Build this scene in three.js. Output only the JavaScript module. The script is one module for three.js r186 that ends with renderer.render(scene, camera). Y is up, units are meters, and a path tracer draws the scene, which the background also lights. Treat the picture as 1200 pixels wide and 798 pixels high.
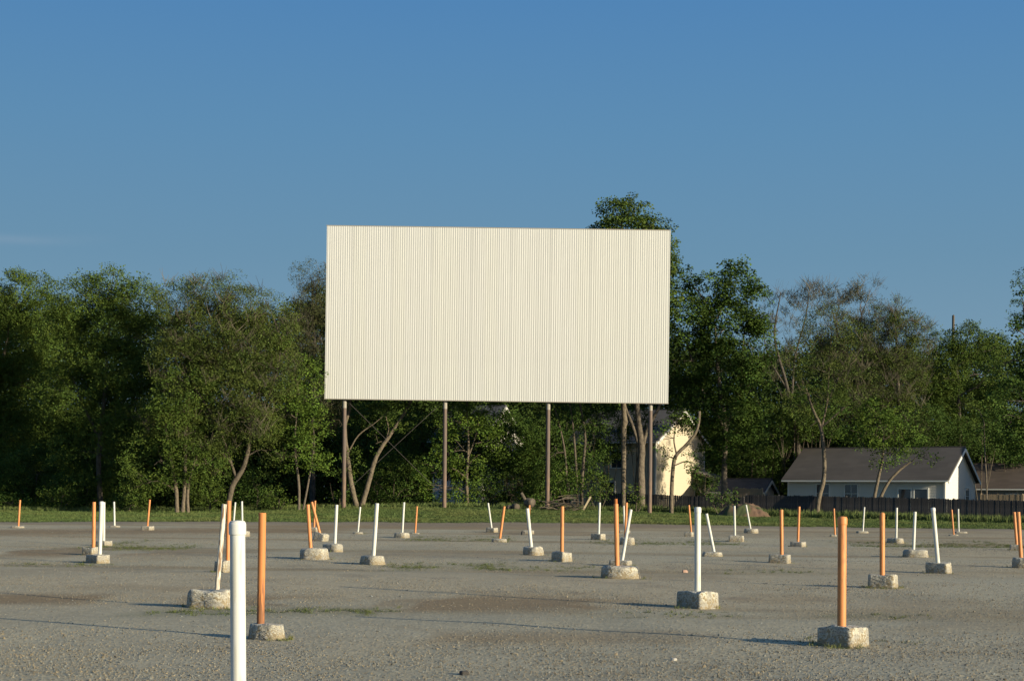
import * as THREE from 'three';
import { mergeGeometries } from 'three/addons/utils/BufferGeometryUtils.js';

// ---------------------------------------------------------------- camera, sky, sun, exposure
const F = 1800, CX = 600, CY = 587, EYE = 1.38, ROLL = THREE.MathUtils.degToRad(0.5);
const scene = new THREE.Scene();
const camera = new THREE.PerspectiveCamera(2 * Math.atan(CY / F) * 180 / Math.PI, 1200 / 1174, 0.5, 4000);
camera.position.set(0, EYE, 0);
camera.rotation.set(0, 0, ROLL);
camera.setViewOffset(1200, 1174, 0, 0, 1200, 798);
camera.updateProjectionMatrix();
camera.updateMatrixWorld();

const EXPOSURE = 1.45, SUN_AZ = 56 * Math.PI / 180, SUN_EL = 11.8 * Math.PI / 180;
const sunDir = new THREE.Vector3(Math.sin(SUN_AZ) * Math.cos(SUN_EL), Math.sin(SUN_EL), Math.cos(SUN_AZ) * Math.cos(SUN_EL));
const sun = new THREE.DirectionalLight(new THREE.Color().setRGB(1, 0.89, 0.66), 4.85);
sun.position.copy(sunDir).multiplyScalar(200).add(new THREE.Vector3(0, 0, -80));
sun.target.position.set(0, 0, -80);
sun.castShadow = true;
sun.shadow.mapSize.set(4096, 4096);
Object.assign(sun.shadow.camera, { left: -120, right: 120, top: 90, bottom: -90, near: 1, far: 500 });
scene.add(sun, sun.target);

{ // clear evening sky: deep blue overhead, paler and greyer towards the horizon, two faint high streaks of cirrus
  const W = 2048, Hh = 1024, d = new Float32Array(W * Hh * 4), deg = 180 / Math.PI;
  const stops = [[-90, 0.1931, 0.2413, 0.2606], [-1, 0.1931, 0.2413, 0.2606], [0, 0.1689, 0.2494, 0.2992], [4, 0.139, 0.2259, 0.2954], [9, 0.09942, 0.1976, 0.2915], [13.5, 0.07722, 0.1834, 0.3089], [18, 0.05792, 0.1612, 0.3185], [35, 0.04054, 0.1139, 0.2606], [90, 0.02896, 0.08205, 0.2027]];
  for (let j = 0; j < Hh; j++) {
    const el = ((j + .5) / Hh - .5) * 180;
    let k = 0; while (k < stops.length - 2 && el > stops[k + 1][0]) k++;
    const a = stops[k], b = stops[k + 1], t = Math.min(1, Math.max(0, (el - a[0]) / (b[0] - a[0])));
    for (let i = 0; i < W; i++) {
      const az = ((i + .5) / W - .5) * 2 * Math.PI;           // atan2(z, x)
      const dx = Math.cos(az) * Math.cos(el / deg), dz = Math.sin(az) * Math.cos(el / deg), dy = Math.sin(el / deg);
      const c = dx * sunDir.x + dy * sunDir.y + dz * sunDir.z, glow = el > 0 ? Math.exp((c - 1) * 14) * .9 : 0;
      const o = (j * W + i) * 4;
      let cir = 0;
      if (dz < -.3) {
        const px = CX + F * dx / -dz, py = CY - F * dy / -dz;
        cir = .035 * Math.exp(-(((py - 286) / 3.2) ** 2)) * Math.max(0, 1 - Math.abs(px + 60) / 200);
      }
      d[o] = a[1] + (b[1] - a[1]) * t + glow * 1 + cir * 1.6; d[o + 1] = a[2] + (b[2] - a[2]) * t + glow * .85 + cir; d[o + 2] = a[3] + (b[3] - a[3]) * t + glow * .6 + cir * .7; d[o + 3] = 1;
    }
  }
  const tex = new THREE.DataTexture(d, W, Hh, THREE.RGBAFormat, THREE.FloatType);
  tex.mapping = THREE.EquirectangularReflectionMapping; tex.magFilter = THREE.LinearFilter; tex.minFilter = THREE.LinearFilter; tex.wrapS = THREE.RepeatWrapping; tex.needsUpdate = true;
  scene.background = tex; scene.environment = tex;
}
const renderer = new THREE.WebGLRenderer({ antialias: true });
renderer.setSize(1024, 680);
renderer.toneMapping = THREE.LinearToneMapping;
renderer.toneMappingExposure = EXPOSURE;
renderer.shadowMap.enabled = true;

// ---------------------------------------------------------------- helpers
let seed = 1;
const setSeed = (s) => { seed = s >>> 0; };
const R = () => { seed = (seed + 0x6D2B79F5) | 0; let t = Math.imul(seed ^ (seed >>> 15), 1 | seed); t = (t + Math.imul(t ^ (t >>> 7), 61 | t)) ^ t; return ((t ^ (t >>> 14)) >>> 0) / 4294967296; };
const RR = (a, b) => a + (b - a) * R();
const clamp = (v, a = 0, b = 1) => Math.min(b, Math.max(a, v));
const sstep = (a, b, v) => { const t = clamp((v - a) / (b - a)); return t * t * (3 - 2 * t); };
const mix = (a, b, t) => a + (b - a) * t;
const hash3 = (x, y, z) => { let h = Math.imul(x, 374761393) ^ Math.imul(y, 668265263) ^ Math.imul(z, 2147483647 - 1274126177); h = Math.imul(h ^ (h >>> 13), 1274126177); return ((h ^ (h >>> 16)) >>> 0) / 4294967296; };
function noise(x, y, z = 0) { // value noise 0..1
  const xi = Math.floor(x), yi = Math.floor(y), zi = Math.floor(z);
  let fx = x - xi, fy = y - yi, fz = z - zi; fx = fx * fx * (3 - 2 * fx); fy = fy * fy * (3 - 2 * fy); fz = fz * fz * (3 - 2 * fz);
  const L = (a, b, t) => a + (b - a) * t;
  const p = (dz) => L(L(hash3(xi, yi, zi + dz), hash3(xi + 1, yi, zi + dz), fx), L(hash3(xi, yi + 1, zi + dz), hash3(xi + 1, yi + 1, zi + dz), fx), fy);
  return fz === 0 ? p(0) : L(p(0), p(1), fz);
}
const fbm = (x, y, z = 0, o = 4) => { let s = 0, a = .5, n = 0; for (let i = 0; i < o; i++) { s += a * noise(x, y, z); n += a; x = x * 2.03 + 17.1; y = y * 2.03 + 9.7; z *= 2.03; a *= .5; } return s / n; };
const V = (x, y, z) => new THREE.Vector3(x, y, z);
const col = (r, g, b) => new THREE.Color().setRGB(r, g, b);
const cr = Math.cos(ROLL), sr = Math.sin(ROLL);
// a point seen at photo pixel (px, py) and standing D metres in front of the camera
function U(px, py, D) { const a = (px - CX) / F, b = (CY - py) / F; return V((a * cr - b * sr) * D, EYE + (a * sr + b * cr) * D, -D); }

// terrain: flat lot with faint parking ramps, lawn rising to the screen
function H(x, D) {
  const e = .36 + .57 * Math.exp(-(((x + 3) / 15) ** 2)) - .1 * sstep(24, 36, x);
  const rise = D < 76 ? 0 : e * Math.pow(Math.min(1, (D - 76) / 30), 1.3);
  const ramp = .035 * Math.cos(2 * Math.PI * (D - 26 + 1.2 * Math.sin(x * .06) + x * .03) / 11) * sstep(13, 20, D) * (1 - sstep(66, 76, D));
  const lump = D > 3 && D < 120 ? .05 * (fbm(x * .16 + 40, D * .16) - .5) + .016 * (noise(x * 1.1, D * 1.1) - .5) : 0;
  return rise + ramp + lump;
}
// where the view ray of a photo pixel meets the terrain
function G(px, py) {
  const d = U(px, py, 1); const dy = d.y - EYE; let D = 3;
  for (; D < 130; D += .25) if (EYE + dy * D <= H(d.x * D, D)) break;
  let lo = D - .25, hi = D;
  for (let i = 0; i < 20; i++) { const m = (lo + hi) / 2; if (EYE + dy * m <= H(d.x * m, m)) hi = m; else lo = m; }
  return { x: d.x * hi, D: hi, y: H(d.x * hi, hi) };
}
const taken = new Map();
const numbered = (n) => { const k = taken.get(n) || 0; taken.set(n, k + 1); return k ? n + '_' + String(k).padStart(3, '0') : n; };
function thing(name, label, category, pos = V(0, 0, 0), turn = 0, group) {
  const o = new THREE.Group(); o.name = numbered(name); o.position.copy(pos); o.rotation.y = turn;
  o.userData = { label, category }; if (group) o.userData.group = group; scene.add(o); return o;
}
function part(name, geo, m, parent, label) {
  const o = new THREE.Mesh(geo, m); o.name = parent === scene ? numbered(name) : name; o.castShadow = o.receiveShadow = true; parent.add(o); if (label) o.userData.label = label; return o;
}
function stuffPart(name, geo, m, mats, cols, parent) {
  const o = new THREE.InstancedMesh(geo, m, mats.length); o.name = name; o.castShadow = o.receiveShadow = true; o.userData.kind = 'stuff';
  mats.forEach((k, i) => { o.setMatrixAt(i, k); if (cols) o.setColorAt(i, cols[i]); }); parent.add(o); return o;
}
const M4 = new THREE.Matrix4(), QQ = new THREE.Quaternion(), EU = new THREE.Euler();
const box = (w, h, d, x, y, z) => new THREE.BoxGeometry(w, h, d).translate(x, y, z);
function box2(x0, x1, y0, y1, z0, z1) { return box(x1 - x0, y1 - y0, z1 - z0, (x0 + x1) / 2, (y0 + y1) / 2, (z0 + z1) / 2); }
// tapered tube along points [Vector3, radius]
function tube(pts, sides = 7, bumpy = 0) {
  const pos = [], idx = [], uv = []; const n = pts.length; let up = V(.3, .1, 1), len = 0;
  for (let i = 0; i < n; i++) {
    const a = pts[Math.max(0, i - 1)][0], b = pts[Math.min(n - 1, i + 1)][0];
    const t = b.clone().sub(a).normalize(), s = up.clone().cross(t).normalize(), q = t.clone().cross(s);
    up = s.clone().cross(t).negate().lengthSq() > 0 ? t.clone().cross(s).normalize() : up;
    if (i) len += pts[i][0].distanceTo(pts[i - 1][0]);
    for (let k = 0; k <= sides; k++) {
      const f = k / sides * Math.PI * 2, r = pts[i][1] * (1 + bumpy * (noise(Math.cos(f) * 2 + i * .7, Math.sin(f) * 2 + 5, len) - .5));
      const p = pts[i][0].clone().addScaledVector(s, Math.cos(f) * r).addScaledVector(q, Math.sin(f) * r);
      pos.push(p.x, p.y, p.z); uv.push(k / sides * 2, len);
    }
  }
  const w = sides + 1;
  for (let i = 0; i < n - 1; i++) for (let k = 0; k < sides; k++) { const a = i * w + k; idx.push(a, a + 1, a + w, a + 1, a + w + 1, a + w); }
  pos.push(...pts[n - 1][0].toArray()); uv.push(0, len); const c = n * w;
  for (let k = 0; k < sides; k++) idx.push((n - 1) * w + k, (n - 1) * w + k + 1, c);
  const g = new THREE.BufferGeometry(); g.setAttribute('position', new THREE.Float32BufferAttribute(pos, 3)); g.setAttribute('uv', new THREE.Float32BufferAttribute(uv, 2)); g.setIndex(idx); g.computeVertexNormals(); return g;
}
function smoothPath(pts, m = 4) { // Catmull-Rom through [Vector3, r]
  if (pts.length < 3) return pts;
  const c = new THREE.CatmullRomCurve3(pts.map((p) => p[0]), false, 'centripetal'), out = [], n = (pts.length - 1) * m;
  for (let i = 0; i <= n; i++) { const t = i / n, k = Math.min(pts.length - 2, Math.floor(t * (pts.length - 1))), u = t * (pts.length - 1) - k; out.push([c.getPoint(t), mix(pts[k][1], pts[k + 1][1], u)]); }
  return out;
}
function tex(w, h, fn, srgb = true, rx = 1, ry = 1) {
  const d = new Uint8Array(w * h * 4);
  const enc = (v) => srgb ? (v <= .0031308 ? v * 12.92 : 1.055 * Math.pow(v, 1 / 2.4) - .055) : v;
  for (let j = 0; j < h; j++) for (let i = 0; i < w; i++) { const c = fn(i / w, j / h, i, j), o = (j * w + i) * 4; for (let k = 0; k < 3; k++) d[o + k] = Math.round(255 * enc(clamp(c.length ? c[k] : c))); d[o + 3] = 255; }
  const t = new THREE.DataTexture(d, w, h, THREE.RGBAFormat); t.wrapS = t.wrapT = THREE.RepeatWrapping; t.magFilter = THREE.LinearFilter; t.minFilter = THREE.LinearMipmapLinearFilter; t.generateMipmaps = true; if (srgb) t.colorSpace = THREE.SRGBColorSpace; t.repeat.set(rx, ry); t.needsUpdate = true; return t;
}
// noise that repeats after P cells
const tnoise = (x, y, P, s = 0) => { const w = (v) => ((v % P) + P) % P; const xi = Math.floor(x), yi = Math.floor(y); let fx = x - xi, fy = y - yi; fx = fx * fx * (3 - 2 * fx); fy = fy * fy * (3 - 2 * fy); return mix(mix(hash3(w(xi), w(yi), s), hash3(w(xi + 1), w(yi), s), fx), mix(hash3(w(xi), w(yi + 1), s), hash3(w(xi + 1), w(yi + 1), s), fx), fy); };
const mat = (o) => new THREE.MeshStandardMaterial({ roughness: .9, ...o });

// ---------------------------------------------------------------- ground: gravel lot
const LAWN_EDGE = (x) => 83.5 + 1.1 * Math.sin(x * .09 + 1) + 1.6 * (noise(x * .35, 3) - .5) + .8 * (noise(x * 1.7, 8) - .5) - 3.5 * sstep(-18, -34, x);
// brown earth and weeds where the photograph shows them: [px0, px1, py, half height in px, strength]
const EARTH = [[-60, 110, 704, 6, .9], [225, 345, 705, 7, .7], [440, 560, 706, 5, .55], [520, 700, 708, 9, 1], [690, 760, 704, 4, .5], [40, 130, 645, 5, .9], [165, 300, 647, 3.5, .6], [-40, 400, 622, 4, .9], [300, 800, 617, 3.5, .7], [560, 700, 625, 3, .6], [800, 1200, 625, 4, .35], [1000, 1060, 635, 3, .6], [480, 800, 744, 7, .55], [60, 260, 690, 3, .3], [880, 960, 702, 4, .35], [1010, 1130, 706, 5, .3], [1080, 1200, 634, 3, .4], [420, 640, 650, 3, .45], [620, 860, 675, 3, .3], [1040, 1200, 735, 6, .25], [0, 200, 668, 3, .25]];
const WEEDS = [[180, 475, 718, 4.5, .9], [455, 600, 665, 4, .7], [560, 700, 667, 3, .4], [985, 1090, 723, 3.5, .8], [118, 145, 640, 5, .8], [840, 960, 671, 3, .4], [1000, 1200, 640, 2.5, .45], [480, 600, 632, 2.5, .5], [700, 860, 637, 2.5, .4], [130, 220, 643, 3, .5], [0, 130, 662, 2.5, .4], [930, 1060, 752, 5, .22], [690, 860, 720, 4, .22]];
const patchWorld = (list) => list.map(([a, b, y, h, k]) => { const l = G(a, y), r = G(b, y), n = G((a + b) / 2, y + h), f = G((a + b) / 2, y - h); return { x0: l.x, D0: l.D, x1: r.x, D1: r.D, hd: Math.max(.12, (f.D - n.D) / 2), k }; });
const earthP = patchWorld(EARTH), weedP = patchWorld(WEEDS);
function inPatches(list, x, D) {
  let s = 0;
  for (const p of list) {
    const t = (x - p.x0) / (p.x1 - p.x0); if (t < -.15 || t > 1.15) continue;
    const c = mix(p.D0, p.D1, t), e = Math.abs(D - c) / p.hd; if (e > 1.9) continue;
    const ends = sstep(-.12, .1, t) * (1 - sstep(.9, 1.12, t));
    s = Math.max(s, p.k * ends * (1 - sstep(.25, 1.7, e)));
  }
  return s;
}
const ROW = (x, D) => Math.cos(2 * Math.PI * (D - 21 + 1.4 * Math.sin(x * .07 + 1) - x * .02) / 11);   // +1 on a row of posts, -1 in the lane between
const gravelTex = tex(1024, 1024, (u, v) => {
  // crushed limestone: cells of many sizes
  const a = tnoise(u * 256, v * 256, 256, 1), b = tnoise(u * 128, v * 128, 128, 2), c = tnoise(u * 420, v * 420, 420, 3), e = tnoise(u * 40, v * 40, 40, 4);
  const big = Math.max(0, b - .72) * 1.1, drk = Math.max(0, .24 - a) * 1.2;
  const l = .72 + .3 * (a - .5) + .22 * (c - .5) + .14 * (e - .5) + big - drk, w = (tnoise(u * 180, v * 180, 180, 5) - .5) * .1;
  return [l * (1 + w), l, l * (1 - w)];
});
const gravelBump = tex(1024, 1024, (u, v) => { const a = tnoise(u * 256, v * 256, 256, 1), b = tnoise(u * 128, v * 128, 128, 2), c = tnoise(u * 420, v * 420, 420, 3); return .35 * a + .45 * b * b + .2 * c; }, false);
{
  const colsIn = 330, xs = []; for (let i = 0; i <= colsIn; i++) xs.push(-1 + 2 * i / colsIn);
  const outX = [1.3, 1.8, 2.6, 4, 7, 14, 40];
  const ts = [...outX.slice().reverse().map((v) => -v), ...xs, ...outX];
  const Ds = [-120, -60, -30, -12, -4, 0, 2.5, 4, 5.2]; let D = 6; while (D < 112) { Ds.push(D); D *= 1.0085; } for (let k = 0; k < 14; k++) { Ds.push(D); D *= 1.22; }
  Ds.push(2500);
  const pos = [], uv = [], cl = [], idx = [], nx = ts.length;
  for (const d of Ds) for (const t of ts) {
    const x = t * (Math.max(6, d) * .36 + 2), y = H(x, d);
    pos.push(x, y, -d); uv.push(x / 4, -d / 4);
    let r = .372, g = .325, b = .213;                                  // grey crushed stone
    if (d > 4 && d < 140) {
      const m = fbm(x * .35, d * .35, 0, 4), m2 = fbm(x * .08 + 5, d * .22 + 3, 0, 3), k = .84 + .34 * m; r *= k; g *= k; b *= k;
      const tan = sstep(.4, .66, m2) * .6; r = mix(r, .395, tan); g = mix(g, .318, tan); b = mix(b, .192, tan);
      const rw = ROW(x, d), worn = sstep(.1, .8, -rw) * (.5 + .5 * fbm(x * .12, d * .5 + 7, 0, 3)); r *= 1 + .07 * worn; g *= 1 + .07 * worn; b *= 1 + .08 * worn;
      const strip = sstep(.55, .95, rw + .7 * (fbm(x * .18 + 60, d * .5, 1, 4) - .5)) * sstep(.4, .62, fbm(x * .11 + 9, d * .3 + 20, 0, 3)) * sstep(14, 19, d) * .95; r = mix(r, .275, strip); g = mix(g, .21, strip); b = mix(b, .11, strip);
      const wx = x + 1.1 * (noise(x * .9, d * .9, 4) - .5), wd = d + (.5 + d * .012) * (fbm(x * .8, d * .9, 9, 3) - .5) * 2;
      const q = clamp(inPatches(earthP, wx, wd) * (.75 + .9 * fbm(x * 1.6, d * 1.6, 2, 3))); r = mix(r, .245, q); g = mix(g, .17, q); b = mix(b, .082, q);
      const stain = sstep(.66, .76, fbm(x * .9 + 31, d * .9, 6, 4)) * .35 * sstep(.45, .6, m2); r = mix(r, .16, stain); g = mix(g, .125, stain); b = mix(b, .085, stain);
      const w = clamp(inPatches(weedP, wx, wd) * (.2 + 1.1 * fbm(x * 2.2, d * 2.2, 3, 3))) * .55; r = mix(r, .15, w); g = mix(g, .155, w); b = mix(b, .065, w);
      const e = d - LAWN_EDGE(x), s = sstep(-7, -1.5, e + 2.5 * (noise(x * .5, d * .3, 2) - .5)); r = mix(r, .2, s * .75); g = mix(g, .155, s * .75); b = mix(b, .105, s * .75);
      const lw = sstep(-.5, 1, e); r = mix(r, .075, lw); g = mix(g, .085, lw); b = mix(b, .03, lw);
    } else if (d >= 140) { r = .05; g = .06; b = .025; }
    cl.push(r * 1.3, g * 1.3, b * 1.3);
  }
  for (let j = 0; j < Ds.length - 1; j++) for (let i = 0; i < nx - 1; i++) { const a = j * nx + i; idx.push(a, a + 1, a + nx, a + 1, a + nx + 1, a + nx); }
  const g = new THREE.BufferGeometry(); g.setAttribute('position', new THREE.Float32BufferAttribute(pos, 3)); g.setAttribute('uv', new THREE.Float32BufferAttribute(uv, 2)); g.setAttribute('color', new THREE.Float32BufferAttribute(cl, 3)); g.setIndex(idx); g.computeVertexNormals();
  const o = part('ground', g, mat({ map: gravelTex, bumpMap: gravelBump, bumpScale: .009, vertexColors: true, roughness: .97 }), scene);
  o.userData = { kind: 'structure', label: 'grey gravel parking lot with brown earth strips', category: 'ground' };
}
// ---------------------------------------------------------------- loose stones on the lot
{
  setSeed(77);
  const g = new THREE.IcosahedronGeometry(1, 0), p = g.attributes.position; for (let i = 0; i < p.count; i++) { const k = .75 + .5 * hash3(Math.round(p.getX(i) * 50), Math.round(p.getY(i) * 50), Math.round(p.getZ(i) * 50)); p.setXYZ(i, p.getX(i) * k, p.getY(i) * k * .7, p.getZ(i) * k); } g.computeVertexNormals();
  const mats = [], cs = [];
  let tries = 0;
  while (mats.length < 150000 && tries++ < 1000000) {
    const D = 6.5 + 62 * Math.pow(R(), 1.7), x = RR(-1, 1) * (D * .36 + .8);
    const cl = fbm(x * .7 + 3, D * .7, 5, 3), pad = D < 9 ? 1 : 1;
    if (R() > (.3 + 1.0 * sstep(.42, .75, cl)) * (.55 + .45 * ROW(x, D - 3.2)) * pad * (1 - .8 * inPatches(earthP, x, D))) continue;
    const s = .0035 + .0075 * Math.pow(R(), 2.8) + (R() < .006 ? .01 : 0) + D * .00005;
    EU.set(R() * 6, R() * 6, R() * 6); QQ.setFromEuler(EU);
    mats.push(new THREE.Matrix4().compose(V(x, H(x, D) + s * .25, -D), QQ, V(s * RR(.8, 1.3), s * RR(.7, 1), s)));
    const k = RR(.6, 1.15), w = RR(-.03, .035); cs.push(col((.205 + w) * k, .188 * k, (.148 - w) * k));
  }
  const o = stuffPart('gravel_stones', g, mat({ roughness: .95 }), mats, cs, scene); o.userData.label = 'loose crushed stones scattered over the gravel lot'; o.userData.category = 'gravel';
}
// ---------------------------------------------------------------- grass
function tuftGeo(n, spread, lean) {
  const pos = [], idx = [];
  for (let i = 0; i < n; i++) {
    const a = R() * 6.28, r = spread * Math.sqrt(R()), x = Math.cos(a) * r, z = Math.sin(a) * r, f = R() * 6.28, w = .035 * RR(.7, 1.3), h = RR(.55, 1), lx = Math.cos(f + 1) * lean * R(), lz = Math.sin(f + 1) * lean * R();
    const b = pos.length / 3; pos.push(x - Math.cos(f) * w, 0, z - Math.sin(f) * w, x + Math.cos(f) * w, 0, z + Math.sin(f) * w, x + lx * .4 + Math.cos(f) * w * .7, h * .6, z + lz * .4 + Math.sin(f) * w * .7, x + lx, h, z + lz); idx.push(b, b + 1, b + 2, b, b + 2, b + 3);
  }
  const g = new THREE.BufferGeometry(); g.setAttribute('position', new THREE.Float32BufferAttribute(pos, 3)); g.setIndex(idx); g.computeVertexNormals(); return g;
}
setSeed(5);
const tuft = tuftGeo(11, .5, .5), grassMat = mat({ side: THREE.DoubleSide, roughness: .85 });
const grassCol = (dry) => { const k = RR(.7, 1.25); return col((.095 + dry * .075) * k, (.142 + dry * .03) * k, (.032 + dry * .015) * k); };
{
  const mats = [], cs = [];
  const put = (x, D, h, w, dry) => { EU.set(0, R() * 6.28, 0); QQ.setFromEuler(EU); mats.push(new THREE.Matrix4().compose(V(x, H(x, D) - .01, -D), QQ, V(w, h, w))); cs.push(grassCol(dry)); };
  for (let i = 0; i < 95000; i++) {
    const D = RR(80, 113), x = RR(-.39, .39) * D, e = D - LAWN_EDGE(x); if (e < 0 || (e < 1.2 && R() > e / 1.2)) continue;
    const m = fbm(x * .3, D * .3, 1, 3); put(x, D, RR(.06, .13) + (m > .6 ? .05 : 0) + (R() < .01 ? .15 : 0), RR(.2, .4), clamp((m - .4) * 1.2 + RR(-.1, .25)));
  }
  const o = stuffPart('lawn_grass', tuft, grassMat, mats, cs, scene); o.userData.label = 'mown green lawn between the gravel and the trees'; o.userData.category = 'grass';
}
{
  const mats = [], cs = [];
  for (const p of weedP) {
    const n = Math.min(3200, Math.abs(p.x1 - p.x0) * p.hd * 2 * 70 * p.k);
    for (let i = 0; i < n; i++) {
      const t = R(), x = mix(p.x0, p.x1, t) + RR(-.2, .2), D = mix(p.D0, p.D1, t) + (R() + R() - 1) * p.hd * 1.3;
      if (fbm(x * 1.7, D * 1.7, 3, 3) < .47 || D > 84) continue;
      EU.set(0, R() * 6.28, 0); QQ.setFromEuler(EU); const h = RR(.015, .05) * (D > 30 ? 1.3 : 1), w = RR(.05, .13);
      mats.push(new THREE.Matrix4().compose(V(x, H(x, D) - .004, -D), QQ, V(w, h, w))); cs.push(grassCol(RR(.1, .7)).multiplyScalar(.72));
    }
  }
  const o = stuffPart('weeds', tuft, grassMat, mats, cs, scene); o.userData.label = 'thin low weeds growing in strips on the gravel'; o.userData.category = 'weeds';
}
{ // rank grass along the fence and the feet of the trees
  setSeed(31);
  const mats = [], cs = [];
  for (let i = 0; i < 9000; i++) {
    const fence = i < 4200; let x, D;
    if (fence) { x = RR(8, 38); D = 117.5 - x * .53 - RR(.3, 2.6); if (R() > .35 + .65 * noise(x * .8, 4)) continue; } else { x = RR(-38, 8); D = RR(104.5, 109); if (noise(x * .6, D * .6, 4) < .45) continue; }
    EU.set(0, R() * 6.28, 0); QQ.setFromEuler(EU); const h = (fence ? RR(.2, .75) : RR(.15, .5)), w = RR(.3, .6);
    mats.push(new THREE.Matrix4().compose(V(x, H(x, D) - .02, -D), QQ, V(w, h, w))); cs.push(grassCol(RR(0, .5)));
  }
  const o = stuffPart('rank_grass', tuft, grassMat, mats, cs, scene); o.userData.label = 'tall unmown grass along the fence and tree feet'; o.userData.category = 'grass';
}

// ---------------------------------------------------------------- cinema screen
{
  const S = 104, k = S / F, c = U(583, 368.7, S), base = V(c.x, H(c.x, S), -S);
  const g = thing('cinema_screen', 'huge cream corrugated drive-in movie screen raised on four tall poles', 'movie screen', base);
  const w = 403 * k, h = 202.2 * k, cy = c.y - base.y, tilt = THREE.MathUtils.degToRad(-.3), n = 26, sw = w / n;
  const tone = [];
  const streak = tex(64, 512, (u, v) => { const a = tnoise(u * 16, v * 3, 16, 11), b = tnoise(u * 32, v * 24, 32, 12), l = .93 + .07 * a + .04 * (b - .5); return [l, l * .995, l * .975]; });
  for (let i = 0; i < 4; i++) { const q = [1, .99, .995, .98][i]; tone.push(mat({ color: col(.572 * q, .568 * q, .542 * q * (i === 2 ? .985 : 1)), map: streak, roughness: .62 })); }
  setSeed(9);
  const prof = [], ribs = 6; // trapezoid ribs across one sheet
  for (let r = 0; r < ribs; r++) { const p = sw / ribs, x = r * p; prof.push([x, 0], [x + p * .38, 0], [x + p * .52, .010], [x + p * .86, .010]); }
  prof.push([sw - .004, 0], [sw, .005], [sw + .008, .005]);
  const sheets = [0, 1, 2].map((v) => {
    const pos = [], uv = [], idx = [];
    prof.forEach(([x, z], i) => { const zz = z + .002 * Math.sin(i * 2.1 + v * 3); for (const y of [-h / 2, h / 2]) { pos.push(x, y, zz); uv.push(x / 2 + v * .3, y / 12 + .5); } });
    for (let i = 0; i < prof.length - 1; i++) { const a = i * 2; idx.push(a, a + 2, a + 1, a + 1, a + 2, a + 3); }
    let q = new THREE.BufferGeometry(); q.setAttribute('position', new THREE.Float32BufferAttribute(pos, 3)); q.setAttribute('uv', new THREE.Float32BufferAttribute(uv, 2)); q.setIndex(idx); q = q.toNonIndexed(); q.computeVertexNormals(); return q;
  });
  for (let i = 0; i < n; i++) {
    const s = part('sheet', sheets[i % 3], tone[Math.floor(R() * 4)], g);
    const lx = -w / 2 + i * sw; s.rotation.z = tilt; s.position.set(lx * Math.cos(tilt), cy + lx * Math.sin(tilt), RR(-.004, .004) + .05); s.userData.kind = undefined; s.material.side = THREE.DoubleSide;
  }
  const steel = mat({ color: col(.1, .085, .075), roughness: .7, metalness: .2 }), rail = mat({ color: col(.2, .17, .14), roughness: .8 });
  const rot = (q) => q.rotateZ(tilt).translate(0, cy, 0);
  for (const y of [-h / 2 + .12, -h / 4, 0, h / 4, h / 2 - .12]) part('girt', rot(box(w - .1, .2, .09, 0, y, -.06)), rail, g);
  part('edge_trim', rot(mergeGeometries([box(w + .06, .05, .14, 0, h / 2 + .025, 0), box(w + .06, .05, .14, 0, -h / 2 - .025, 0)])), mat({ color: col(.3, .27, .22), roughness: .7 }), g);
  const poleTex = tex(64, 256, (u, v) => { const a = tnoise(u * 8, v * 10, 8, 21), b = tnoise(u * 32, v * 64, 32, 22), r = sstep(.45, .75, .6 * a + .4 * b); return [mix(.12, .19, r) * (.8 + .4 * b), mix(.09, .12, r) * (.8 + .4 * b), mix(.075, .08, r) * (.8 + .4 * b)]; });
  const poleM = mat({ map: poleTex, roughness: .75 });
  const xs = [403, 521, 642, 762].map((px) => U(px, 530, S + .35).x - base.x);
  for (const x of xs) {
    const y0 = H(x + base.x, S + .35) - base.y - .4, top = cy + h / 2 - .3;
    const p = part('pole', new THREE.CylinderGeometry(.135, .15, top - y0, 14).translate(x, (top + y0) / 2, -.32), poleM, g);
    part('sleeve', new THREE.CylinderGeometry(.146, .146, .55, 14).translate(x, cy - h / 2 - .28, -.32), mat({ color: col(.3, .27, .22), roughness: .6 }), p);
  }
  const rod = (a, b) => tube([[a, .013], [b, .013]], 6);
  const yb = cy - h / 2;
  part('brace_rod', rod(V(xs[0] + .1, yb, -.5), V(xs[1] - .15, .9, -.5)), steel, g);
  part('brace_rod', rod(V(xs[1] - .1, yb, -.55), V(xs[0] + .15, 1.1, -.55)), steel, g);
  for (const x of [xs[1] + .1, xs[2] + .1]) part('back_brace', rod(V(x, yb + h * .6, -.45), V(x, .1, -6)), steel, g);
}

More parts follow.
